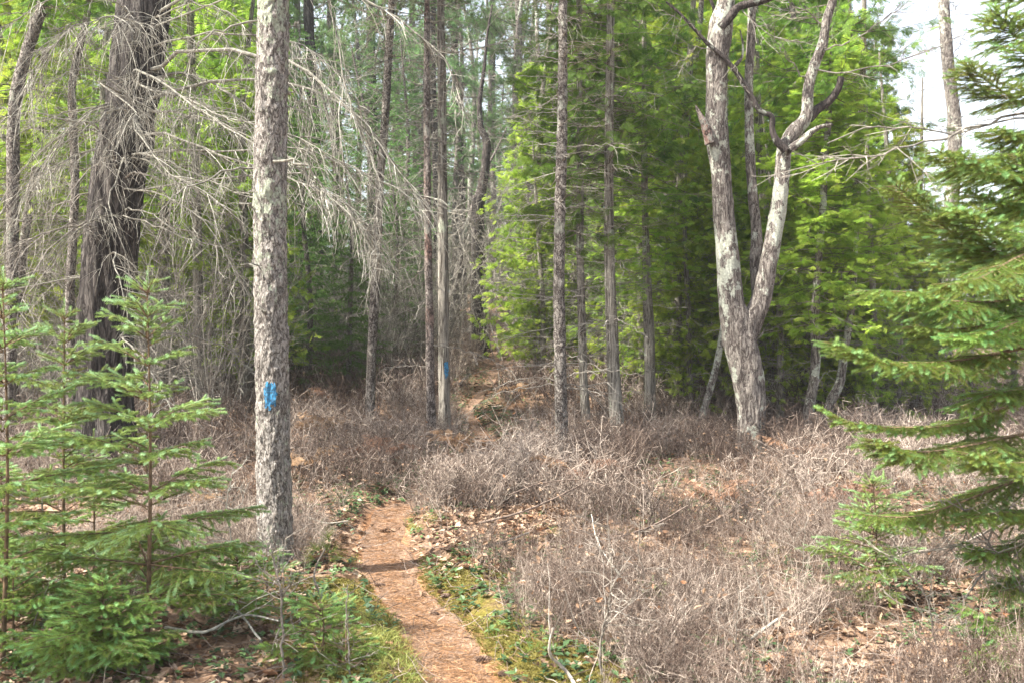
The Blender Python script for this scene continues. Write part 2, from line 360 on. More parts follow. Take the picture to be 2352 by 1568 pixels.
# ------------------------------------------------------------------ trunks
def sweep(mb, pts, rad, sides=16, step_=.06, amp=.06, fs=(14, 14, 5), seed=0., tip=None, want=False, end_cap=True, fl=0.):
    P0 = np.asarray(pts, float); L = np.linalg.norm(np.diff(P0, axis=0), axis=1).sum(); n = max(6, int(L / step_))
    P = spline(P0, n); r = np.interp(np.linspace(0, len(rad) - 1, n), np.arange(len(rad)), rad)
    fe = fl * np.exp(-np.maximum(np.arange(n) * L / n - .12, 0) / .16) if fl else np.zeros(n)
    if fl: r = r * (1 + fe * .7)
    T = nrm(np.gradient(P, axis=0)); A = np.zeros_like(P); b0 = mb.n
    a = np.cross(T[0], [0, 1, 0.]); a = a if np.linalg.norm(a) > .1 else np.array([1., 0, 0]); a = nrm(a)
    for k in range(n): a = nrm(a - T[k] * (a @ T[k])); A[k] = a
    B = np.cross(T, A); ang = np.linspace(0, 2 * np.pi, sides, endpoint=False)
    dirs = np.cos(ang)[None, :, None] * A[:, None] + np.sin(ang)[None, :, None] * B[:, None]
    base = P[:, None] + dirs * r[:, None, None]
    dis = fbm(base * np.array(fs) + seed, 3) * amp * r[:, None]
    V = base + dirs * (dis + (r * fe)[:, None] * .45 * np.sin(ang * 4 + seed)[None] + (r * fe)[:, None] * .3 * np.sin(ang * 7 + seed * 2)[None])[:, :, None]
    i = np.arange(n - 1)[:, None]; j = np.arange(sides)[None]; j2 = (j + 1) % sides
    Q = np.stack([i * sides + j, i * sides + j2, (i + 1) * sides + j2, (i + 1) * sides + j], -1)
    mb.add(V, Q=Q, rnd=.5, tip=tip)
    if end_cap:
        c = mb.n; mb.add(np.array([P[-1] + T[-1] * r[-1] * .3])); k0 = b0 + (n - 1) * sides; jj = np.arange(sides)
        mb.T.append(np.stack([k0 + jj, k0 + (jj + 1) % sides, np.full(sides, c)], -1))
    if want: return V, dirs, P, r
def px_trunk(px, d, ext=4., dl=0.):
    """px: (x, y, width) in picture units from base to top at distance d -> points, radii; ext metres more above, dl: lean in depth per point"""
    pts = []; rad = []
    for k, (x, y, wd) in enumerate(px):
        dd = d + dl * k; pts.append(at(x, y, dd)); rad.append(wd / F * dd / 2)
    b = pts[0].copy(); gz = float(g(b[0], b[1]))
    if b[2] > gz - .02:
        b[2] = gz - .12; pts.insert(0, b); rad.insert(0, rad[0] * 1.25)
    if ext > 0:
        t = nrm(pts[-1] - pts[-2]); t = nrm(t * np.array([.6, .6, 1]))
        pts.append(pts[-1] + t * ext * .5); rad.append(rad[-1] * .8)
        pts.append(pts[-1] + t * ext * .5 + np.array([.05, .1, 0])); rad.append(rad[-1] * .55)
    return np.array(pts), np.array(rad)


# ---- dead boughs
def strand(p, d, L, n, droop, wob, rng, up=0.):
    pts = [np.array(p, float)]; d = nrm(np.array(d, float)); st = L / (n - 1)
    for k in range(n - 1):
        d = nrm(d + np.array([0, 0, -droop + up * k]) * st * 2 + rng.normal(0, wob, 3)); pts.append(pts[-1] + d * st)
    return np.array(pts)
def dead_bough(path, r0, rng, dens=1., tl=.55, droop=1.2, sub=True, minr=.0016):
    """path: world control points. Strands of a dead drooping conifer bough: one axis, hanging side twigs, fine twiglets"""
    S = []; P = spline(path, 14); L = np.linalg.norm(np.diff(P, axis=0), axis=1).sum()
    P[1:-1] += rng.normal(0, .012, P[1:-1].shape); S.append((P, np.linspace(r0, max(.003, r0 * .22), 14)))
    nt_ = int(L * 12 * dens)
    for k in range(nt_):
        t = rng.uniform(.08, 1.) ** .8; f = t * 12.99; i_ = int(f); p = P[i_] + (P[i_ + 1] - P[i_]) * (f - i_)
        tan = nrm(P[i_ + 1] - P[i_]); side = nrm(np.cross(tan, [0, 0, 1.])) * rng.choice([-1, 1])
        d = nrm(tan * rng.uniform(.3, 1.1) + side * rng.uniform(.2, 1.) + np.array([0, 0, rng.uniform(-.5, .35)]))
        l = tl * rng.uniform(.3, 1.5) * (1.1 - .5 * t); a = strand(p, d, l, 6, droop * rng.uniform(.3, 1.1), .08, rng)
        r1 = min(r0 * .4, .0055) * rng.uniform(.6, 1.1); S.append((a, np.linspace(r1, minr, 6)))
        if sub:
            for q in range(int(1 + l * 7 * dens)):
                u_ = rng.uniform(.15, 1); b = a[int(u_ * 4.9)]; tt = nrm(a[min(5, int(u_ * 4.9) + 1)] - a[int(u_ * 4.9)])
                dd = nrm(tt + rng.normal(0, .6, 3)); S.append((strand(b, dd, l * rng.uniform(.15, .65), 4, droop, .1, rng), np.linspace(max(minr, r1 * .55), minr * .8, 4)))
    return S
def emit_bough(S, root, material, name='dead_branch', sides=3):
    mb = MB(); o = np.array(root.location)
    big = [(p - o, r) for p, r in S if len(p) >= 14]; small = [(p - o, r) for p, r in S if len(p) < 14]
    if big: tubes(mb, big, 7)
    if small: tubes(mb, small, sides)
    return mb.build(name, material, root, smooth=False)

def tree(name, label, px, d, material, ext=4., dl=0., sides=18, step_=.05, amp=.08, fs=(14, 14, 5), cat='tree', group=None, seed=0., bend=.8):
    pts, rad = px_trunk(px, d, ext, dl)
    loc = (pts[0][0], pts[0][1], float(g(pts[0][0], pts[0][1])))
    root = thing(name, loc, label, cat, group); mb = MB()
    L = np.linalg.norm(np.diff(pts, axis=0), axis=1).sum(); n = max(12, int(L / step_))
    sweep(mb, pts - np.array(loc), rad, sides, step_, amp, fs, seed, fl=.35)
    mb.build('trunk', material, root, smooth=True)
    return root, pts, rad
def stubs(root, pts, rad, rng, zlo, zhi, n, lmin, lmax, material, dens=.5, name='dead_branch', droop=1.0, merge=1, r=.006, up=.1):
    """dead side branches of slim trunks, built bough by bough"""
    P = spline(pts, 200); Rr = np.interp(np.linspace(0, len(rad) - 1, 200), np.arange(len(rad)), rad)
    idx = [k for k in range(200) if zlo < P[k, 2] < zhi]
    if not idx: return
    for q in range(n):
        k = idx[rng.randint(len(idx))]; a = rng.uniform(0, 2 * np.pi); d = np.array([math.cos(a), math.sin(a), rng.uniform(-.2, .35)])
        L = rng.uniform(lmin, lmax); p = P[k] + nrm(d) * Rr[k] * .7
        path = strand(p, d, L, 5, .35 * droop, .09, rng)
        S = dead_bough(path, r * rng.uniform(.6, 1.3) * (.5 + L / 2), rng, dens, tl=.3 * L + .1, droop=droop, sub=L > .4)
        emit_bough(S, root, material, name)

# ---- live foliage templates
def needle_brush(n, L, nl, wd, ang=50, seed=0, flat=.0):
    rng = np.random.RandomState(seed); V = []; T = []
    for k in range(n):
        z = (k + rng.rand()) / n * L; a = k * 2.399 + rng.uniform(-.3, .3); th = R(ang + rng.uniform(-14, 14)); l = nl * rng.uniform(.8, 1.15)
        rad = np.array([math.cos(a), math.sin(a) * (1 - flat), 0]); rad = nrm(rad); d = rad * math.sin(th) + np.array([0, 0, math.cos(th)])
        s = nrm(np.cross(d, [0, 0, 1.])) * wd / 2; p = np.array([0, 0, z])
        m = p + d * l * .55
        b = len(V); V += [p - s * .6, p + s * .6, m + s, p + d * l, m - s]; T += [[b, b + 1, b + 2], [b, b + 2, b + 4], [b + 4, b + 2, b + 3]]
    return np.array(V), np.array(T), None
BR_N = needle_brush(46, .055, .0150, .0024, 50, 1)
BR_M = needle_brush(15, .09, .020, .0050, 48, 2)
BR_F = needle_brush(13, .16, .04, .013, 50, 3)
def cedar_spray(seed):
    rng = np.random.RandomState(seed); V = []; T = []
    def bl(p, d, l, w_, lift=0.):
        s = nrm(np.cross(d, [0, 1., 0])) * w_ / 2; m = p + d * l * .5; m[1] -= lift; b = len(V); e = p + d * l; e[1] -= lift * 2.2
        V.extend([p - s * .5, p + s * .5, m + s, e, m - s]); T.extend([[b, b + 1, b + 2], [b, b + 2, b + 4], [b + 4, b + 2, b + 3]])
    L = 1.
    bl(np.zeros(3), np.array([0, 0, 1.]), 1., .03)
    for k in range(7):
        z = .12 + k * .115; y_ = -.05 * z * z
        for s in (-1, 1):
            ll = (.50 - .36 * abs(z - .3) - .1 * k / 7) * rng.uniform(.8, 1.1); a = R(42) * s * rng.uniform(.85, 1.15)
            d = np.array([math.sin(a), rng.uniform(-.22, .05), math.cos(a)]); p = np.array([0, y_, z]); bl(p, nrm(d), ll, .036, .03)
            for q in (.35, .6, .8):
                a2 = a - s * R(38) * (1 if rng.rand() < .5 else -1); d2 = np.array([math.sin(a2), rng.uniform(-.25, .1), math.cos(a2)])
                bl(p + nrm(d) * ll * q, nrm(d2), ll * .40, .036, .02)
    return np.array(V), np.array(T), None
CS = [cedar_spray(k) for k in range(3)]
def pine_tuft(n, l, w_, seed):
    rng = np.random.RandomState(seed); V = []; T = []
    for k in range(n):
        th = R(rng.uniform(8, 72)); a = rng.uniform(0, 2 * np.pi); d = np.array([math.sin(th) * math.cos(a), math.sin(th) * math.sin(a), math.cos(th)])
        p = np.array([0, 0, -l * .3 * rng.rand()]); s = nrm(np.cross(d, rng.normal(0, 1, 3))) * w_ / 2; ll = l * rng.uniform(.75, 1.1); b = len(V)
        V += [p - s, p + s, p + d * ll]; T += [[b, b + 1, b + 2]]
    return np.array(V), np.array(T), None
TUFT = pine_tuft(30, .10, .005, 1); TUFT_N = pine_tuft(46, .085, .0016, 2)

def add_sprays(mb, tm, P, D, S, rng, roll=None, tip=None, up=None):
    P = np.array(P); D = np.array(D); S = np.array(S); n = len(P)
    roll = rng.uniform(-.6, .6, n) if roll is None else roll
    Rm = frames(D, up, roll); rn = rng.rand(n); tip = np.zeros(n) if tip is None else np.array(tip)
    if isinstance(tm, list):
        ch = rng.randint(len(tm), size=n)
        for q in range(len(tm)):
            m_ = ch == q; scatter(mb, tm[q], P[m_], Rm[m_], S[m_], rn[m_], tip[m_])
    else: scatter(mb, tm, P, Rm, S, rn, tip)

def live_bough(path, rng, side=.3, spacing=.05, sub=True, start=.12, up=0., blen=.05, droopy=.0, tipy=.0):
    """spruce bough from control points -> strands and needle brushes"""
    S = []; B = []
    P = spline(path, 16); L = np.linalg.norm(np.diff(P, axis=0), axis=1).sum()
    S.append((P, np.linspace(.004 + .0035 * L, .002, 16)))
    def cover(a, t0, tipw):
        seg = np.diff(a, axis=0); ln = np.linalg.norm(seg, axis=1); c = np.concatenate([[0], np.cumsum(ln)]); tot = c[-1]
        for s in np.arange(t0 * tot, max(t0 * tot + 1e-4, tot - blen * .3), blen):
            k = min(len(seg) - 1, np.searchsorted(c, s, 'right') - 1); p = a[k] + seg[k] * ((s - c[k]) / (ln[k] + 1e-9))
            fr = s / (tot + 1e-6); B.append((p, seg[k], min(1., max(0, (fr - .45) * 2.2) * tipw + tipy)))
    cover(P, max(start, .45), 1.)
    ns = int(L / spacing); sg = 1
    for k in range(ns):
        t = start + (1 - start) * (k + rng.rand() * .6) / ns
        if t > .985: continue
        f = t * 14.99; i_ = int(f); p = P[i_] + (P[i_ + 1] - P[i_]) * (f - i_); tan = nrm(P[min(15, i_ + 1)] - P[i_]); h = nrm(np.cross(tan, [0, 0, 1.])) * sg; sg = -sg
        l = side * (1 - t) ** .65 * rng.uniform(.65, 1.15) * min(1, .45 + 1.6 * t) + .045
        d = nrm(tan * rng.uniform(.55, .85) + h * rng.uniform(.6, .9) + np.array([0, 0, rng.uniform(-.22, .12) - droopy]))
        a = strand(p, d, l, 5, .5 + droopy, .05, rng, up=.12); S.append((a, np.linspace(.0028, .0014, 5))); cover(a, .05, 1.)
        if sub and l > .1:
            m_ = int(l / .034); s2 = 1
            for q in range(m_):
                u_ = (q + .6) / (m_ + .4); b = a[0] + 0; ff = u_ * 3.99; jj = int(ff); b = a[jj] + (a[jj + 1] - a[jj]) * (ff - jj); tt = nrm(a[jj + 1] - a[jj]); hh = nrm(np.cross(tt, [0, 0, 1.])) * s2; s2 = -s2
                l2 = max(.03, l * .42 * (1 - u_ * .7)) * rng.uniform(.7, 1.15)
                c_ = strand(b, nrm(tt * .75 + hh * .75 + np.array([0, 0, rng.uniform(-.3, .1) - droopy])), l2, 3, .5, .05, rng)
                S.append((c_, np.linspace(.0016, .001, 3))); cover(c_, 0, .8)
    return S, B
def emit_live(root, SB, brush, needle_mat, wood_mat, rng, name='branch', sc_=1.):
    """one bough: wood as the part, needles as its sub-part"""
    o = np.array(root.location); S = [(p - o, r) for s_, b in SB for p, r in s_]; B = [q for s_, b in SB for q in b]
    mb = MB(); tubes(mb, S, 4); w_ = mb.build(name, wood_mat, root)
    mb = MB(); P = np.array([b[0] for b in B]) - o; D = np.array([b[1] for b in B]); n = len(P)
    scatter(mb, brush, P, frames(D, roll=rng.uniform(0, 6.28, n)), sc_ * rng.uniform(.85, 1.15, n), rng.rand(n), np.array([b[2] for b in B]))
    mb.build('needles', needle_mat, w_)
    return w_

def spruce_sapling(name, label, pos, H, spread, seed, nm='spruce', group=None, whorl=.2, lean=(0, 0), zlow=.12, brush=None, per=5, blen=.05, cat='young spruce', spacing=.04):
    rng = np.random.RandomState(seed); x, y = pos; z0 = float(g(x, y)); root = thing(name, (x, y, z0), label, cat, group)
    o = np.array([x, y, z0]); top = o + np.array([lean[0], lean[1], H]); brush = brush or BR_N
    ax = spline([o - [0, 0, .05], o + (top - o) * .5 + np.append(rng.normal(0, .012, 2), 0), top], 30)
    mb = MB(); tubes(mb, [(ax - o, np.linspace(.005 + .0045 * H, .002, 30))], 8); mb.build('trunk', M['shoot'], root, smooth=True)
    z = zlow; al = []; allS = []
    while z < H - .03:
        f = z / H; L = spread * (1 - f) ** .85 * min(1, .55 + 1.5 * f) + .05; k = per + rng.randint(-1, 2); a0 = rng.uniform(0, 6.28)
        p = o + (top - o) * f
        for q in range(k):
            if rng.rand() < .10: continue
            a = a0 + q * 6.283 / k + rng.uniform(-.4, .4); l = L * rng.choice([.35, .7, .9, 1.0, 1.1, 1.25]); up = .10 + .75 * f ** 1.6 + rng.uniform(-.16, .16); d = np.array([math.cos(a), math.sin(a), up])
            path = [p, p + nrm(d) * l * .5, p + nrm(d) * l * .5 + nrm(d * np.array([1, 1, .3 + .7 * f]) + [0, 0, .10 * (1 - f)]) * l * .5 - np.array([0, 0, .03 * l])]
            allS.append(live_bough(path, rng, side=.44 * l + .04, spacing=spacing, sub=l > .16, start=.18 if l > .3 else .03, blen=blen, droopy=.08 * (1 - f), tipy=.25 * f))
        # short twigs between the whorls
        for q in range(3):
            zz = z + whorl * rng.uniform(.2, .8)
            if zz < H - .03:
                p2 = o + (top - o) * (zz / H); a = rng.uniform(0, 6.28); l = L * .35 + .02; d = nrm(np.array([math.cos(a), math.sin(a), .4]))
                allS.append(live_bough([p2, p2 + d * l * .5, p2 + d * l], rng, side=.04, spacing=.05, sub=False, start=.05, blen=blen))
        z += whorl * rng.uniform(.8, 1.15) * (1 - .35 * f)
    lead = live_bough([o + (top - o) * .93, o + (top - o) * .97, top + [0, 0, .02]], rng, side=.02, spacing=.2, sub=False, start=0., blen=blen, tipy=.5); allS.append(lead)
    # five or so sectors would not move apart: the crown stays one part
    S = [(p - o, r) for s_, b in allS for p, r in s_]; B = [q for s_, b in allS for q in b]
    mb = MB(); tubes(mb, S, 3); cr = mb.build('crown', M['shoot'], root)
    mb = MB(); n = len(B); D = np.array([b[1] for b in B]); fr = frames(D, roll=rng.uniform(0, 6.28, n))
    scatter(mb, brush, np.array([b[0] for b in B]) - o, fr, rng.uniform(.85, 1.15, n), rng.rand(n), np.array([b[2] for b in B]))
    mb.build('needles', M[nm], cr)
    return root

# ---- crown prototypes for standing trees (foliage + limbs), built around z = 0 .. H
def crown_cedar(seed, H=7., Rad=1.5, nb=110, ns=16, m='cedar', size=(.11, .22), bare=.35):
    rng = np.random.RandomState(seed); S = []; P = []; D = []; Z = []; tp = []
    for k in range(nb):
        z = H * (k + rng.rand()) / nb; f = z / H; L = Rad * (1 - .75 * f) * rng.uniform(.55, 1.15); a = rng.uniform(0, 6.28)
        d = np.array([math.cos(a), math.sin(a), rng.uniform(-.35, .15)]); pts = strand([0, 0, z], d, L, 8, .10, .10, rng, up=.10); S.append((pts, np.linspace(.012, .003, 8)))
        for q in range(4):
            i_ = rng.randint(1, 7); dd = nrm((pts[i_ + 1] - pts[i_]) / L * 6 + rng.normal(0, .7, 3)); l = L * rng.uniform(.2, .45); s = strand(pts[i_], dd, l, 4, .2, .15, rng); S.append((s, np.linspace(.005, .002, 4)))
            for u_ in range(int(ns / 4)):
                b = s[rng.randint(1, 4)] + rng.normal(0, .03, 3); P.append(b); D.append(nrm(dd * .8 + rng.normal(0, .45, 3) + [0, 0, -.35])); Z.append(rng.uniform(*size)); tp.append(rng.rand() ** 2)
        for u_ in range(0 if rng.rand() < .2 else int(ns * rng.uniform(.7, 1.7))):
            t = rng.uniform(bare, 1.0); ff = t * 6.99; i_ = int(ff); b = pts[i_] + (pts[i_ + 1] - pts[i_]) * (ff - i_); tan = nrm(pts[i_ + 1] - pts[i_]); P.append(b)
            D.append(nrm(tan * .9 + nrm(np.cross(tan, [0, 0, 1])) * rng.uniform(-1., 1.) + rng.normal(0, .25, 3) + [0, 0, rng.uniform(-1.5, .1)])); Z.append(rng.uniform(*size) * (1.1 - .3 * f)); tp.append(max(0, t - .5) * rng.rand() * 1.6)
    mb = MB(); tubes(mb, S, 3); wood = mb.mesh('limbs', M['cedarwood'])
    mb = MB(); add_sprays(mb, CS, P, D, Z, rng, roll=rng.uniform(-1.3, 1.3, len(P)), tip=np.clip(tp, 0, 1)); return wood, mb.mesh('crown', M[m])
def crown_fir(seed, H=8., Rad=1.6, nb=120, m='fir_dark', brush=None, bl=.17):
    rng = np.random.RandomState(seed); S = []; B = []
    for k in range(nb):
        z = H * (k + rng.rand()) / nb; f = z / H; L = Rad * (1 - .85 * f) * rng.uniform(.6, 1.1) + .1; a = k * 2.4 + rng.uniform(-.4, .4)
        d = np.array([math.cos(a), math.sin(a), -.05 + .4 * f]); pts = strand([0, 0, z], d, L, 6, .12, .04, rng, up=.06)
        s_, b_ = live_bough(pts, rng, side=.38 * L, spacing=.10, sub=True, start=.2, blen=bl, droopy=.12); S += s_[:1] + s_[1::4]; B += b_
    mb = MB(); S = [(spline(p, 5), np.interp(np.linspace(0, 1, 5), np.linspace(0, 1, len(r)), r)) for p, r in S]; tubes(mb, S, 3); wood = mb.mesh('limbs', M['cedarwood'])
    B = [B[k] for k in range(len(B)) if rng.rand() < .55]
    mb = MB(); n = len(B); scatter(mb, brush or BR_F, np.array([b[0] for b in B]), frames(np.array([b[1] for b in B]), roll=rng.uniform(0, 6, n)), rng.uniform(.8, 1.3, n), rng.rand(n), np.array([b[2] for b in B]))
    return wood, mb.mesh('crown', M[m])
def crown_pine(seed, H=7., Rad=2.6, nb=46, m='pine'):
    rng = np.random.RandomState(seed); S = []; P = []; D = []; tp = []
    for k in range(nb):
        z = H * (k + rng.rand()) / nb; f = z / H; L = Rad * (1 - .6 * f) * rng.uniform(.6, 1.1); a = rng.uniform(0, 6.28); d = np.array([math.cos(a), math.sin(a), rng.uniform(0, .35)])
        pts = strand([0, 0, z], d, L, 8, .05, .09, rng); S.append((pts, np.linspace(.018, .004, 8)))
        for q in range(12):
            i_ = rng.randint(2, 7); tan = nrm(pts[i_ + 1] - pts[i_]); dd = nrm(tan + rng.normal(0, .6, 3) + [0, 0, .15]); s = strand(pts[i_], dd, rng.uniform(.25, .7), 4, 0, .1, rng); S.append((s, np.linspace(.006, .003, 4)))
            for u_ in range(7):
                P.append(s[rng.randint(1, 4)] + rng.normal(0, .045, 3)); D.append(nrm(dd + rng.normal(0, .5, 3) + [0, 0, .2])); tp.append(rng.rand())
    mb = MB(); tubes(mb, S, 3); wood = mb.mesh('limbs', M['cedarwood'])
    mb = MB(); n = len(P); add_sprays(mb, TUFT, P, D, rng.uniform(.8, 1.4, n), rng, roll=rng.uniform(0, 6, n), tip=tp); return wood, mb.mesh('crown', M[m])
def crown_bare(seed, H=7., Rad=1.6, nb=60, m='deadbough', droop=.5):
    rng = np.random.RandomState(seed); S = []
    for k in range(nb):
        z = H * (k + rng.rand()) / nb; f = z / H; L = Rad * (1 - .5 * f) * rng.uniform(.5, 1.1); a = rng.uniform(0, 6.28); d = np.array([math.cos(a), math.sin(a), rng.uniform(-.1, .5)])
        S += dead_bough(strand([0, 0, z], d, L, 5, droop * .4, .12, rng), .009, rng, .55, tl=.4, droop=droop, sub=True, minr=.0028)
    mb = MB(); big = [s for s in S if len(s[0]) >= 14]; tubes(mb, big, 3); tubes(mb, [s for s in S if len(s[0]) < 14], 3); return mb.mesh('twigs', M[m])
CED = [crown_cedar(11), crown_cedar(12, Rad=1.7, nb=120), crown_cedar(13, m='cedar_shaded', Rad=1.6), crown_cedar(14, m='cedar_shaded', Rad=1.9, nb=130)]
FIR = [crown_fir(21), crown_fir(22, Rad=1.3, nb=110)]
PIN = [crown_pine(31), crown_pine(32, Rad=2.2)]
BARE = [crown_bare(41), crown_bare(42, Rad=1.3, nb=55, m='deadwood', droop=1.0), crown_bare(43, m='deadbough', Rad=1.45, nb=90, droop=.15)]
def put(me, name, parent, z=0., rz=0., s=(1, 1, 1), off=(0, 0)):
    o = bpy.data.objects.new(name, me); COL.objects.link(o); o.parent = parent; o.location = (off[0], off[1], z); o.rotation_euler = (0, 0, rz); o.scale = s; return o
def dress(root, kind, k, z, rz, s=(1, 1, 1), off=(0, 0)):
    if kind == 'bare': return put(BARE[k], 'dead_twigs', root, z, rz, s, off)
    wood, fol = {'cedar': CED, 'fir': FIR, 'pine': PIN}[kind][k]
    l = put(wood, 'limbs', root, z, rz, s, off); put(fol, 'foliage', l, 0, 0); return l

# ------------------------------------------------------------------ the blazed trunk in front
rng = np.random.RandomState(5)
px = [(631, 1262, 82), (630, 1180, 79), (628, 1050, 77), (626, 900, 77), (622, 700, 75), (620, 500, 74), (622, 300, 73), (626, 100, 71), (627, -60, 69)]
D0 = 7.0; pts, rad = px_trunk(px, D0, 4.)
loc = np.array([pts[0][0], pts[0][1], float(g(pts[0][0], pts[0][1]))])
root = thing('blazed_tree', loc, 'thick grey lichen-spotted trunk with a blue paint mark, beside the foreground path', 'tree')
mb = MB(); V, dirs, Pc, rr = sweep(mb, pts - loc, rad, 120, .009, .085, (30, 30, 15), 3., want=True, fl=.5)
mb.build('trunk', M['bark_spruce'], root, smooth=True)
def blaze(V, dirs, cz, hz, ca, ha, root, seed, off=.0025):
    """ragged paint patch lying on the bark: faces of the trunk's own grid, a little proud"""
    n, s = V.shape[:2]; z = V[:, 0, 2]; ang = np.arctan2(dirs[..., 1], dirs[..., 0])
    W = V + dirs * off; i = np.arange(n - 1)[:, None]; j = np.arange(s)[None]; j2 = (j + 1) % s
    fz = (V[:-1, :, 2] + V[1:, :, 2]) / 2; fa = ang[:-1]
    da = (fa - ca + math.pi) % (2 * math.pi) - math.pi
    e = np.abs((fz - cz) / hz) ** 3.2 + np.abs(da / ha) ** 2.6 + .75 * noise(np.stack([fa * 9, fz * 26, fz * 0 + seed], -1)) + .5 * noise(np.stack([fa * 26, fz * 60, fz * 0 + seed], -1))
    m_ = e < 1
    Q = np.stack([i * s + j, i * s + j2, (i + 1) * s + j2, (i + 1) * s + j], -1)[m_]
    used = np.unique(Q); mp = np.full(n * s, -1); mp[used] = np.arange(len(used))
    b = MB(); b.add(W.reshape(-1, 3)[used], Q=mp[Q]); b.build('paint_mark', M['paint'], root, smooth=True)
blaze(V, dirs, EYE - (907 - 784) / F * 6.9 - loc[2], .088, R(-90 + 4), .34, root, 1.)
zz = EYE - (907 - 784) / F * 6.9
for ppx, r_, dn in [
    ([(605, 60, 7.0), (560, 57, 6.9), (510, 68, 6.8), (462, 95, 6.7), (440, 125, 6.7), (428, 165, 6.7)], .008, .45),
    ([(584, 387, 7.0), (540, 388, 6.85), (490, 401, 6.7), (430, 435, 6.6), (395, 460, 6.5), (363, 492, 6.5)], .008, .35),
    ([(628, 371, 6.9), (665, 366, 6.8), (700, 383, 6.7), (728, 410, 6.7), (746, 445, 6.7), (768, 494, 6.6)], .010, .9),
    ([(655, 384, 7.0), (690, 392, 7.0), (725, 425, 7.0), (748, 470, 7.0), (752, 520, 7.0)], .007, .8),
    ([(660, 246, 7.0), (685, 250, 7.0), (704, 268, 7.0), (710, 295, 7.0)], .006, .5),
    ([(655, 210, 7.0), (668, 214, 6.95), (684, 204, 6.9)], .009, 0),
    ([(655, 58, 7.0), (670, 58, 6.95), (684, 55, 6.9)], .006, 0),
    ([(588, 476, 7.0), (570, 470, 6.9), (546, 470, 6.85)], .008, 0),
    ([(596, 612, 6.95), (580, 608, 6.85), (556, 607, 6.8)], .007, 0),
    ([(606, 716, 6.9), (600, 712, 6.8)], .007, 0)]:
    emit_bough(dead_bough([at(*q) for q in ppx], r_, rng, dn, tl=.32, droop=1.3), root, M['deadwood'])

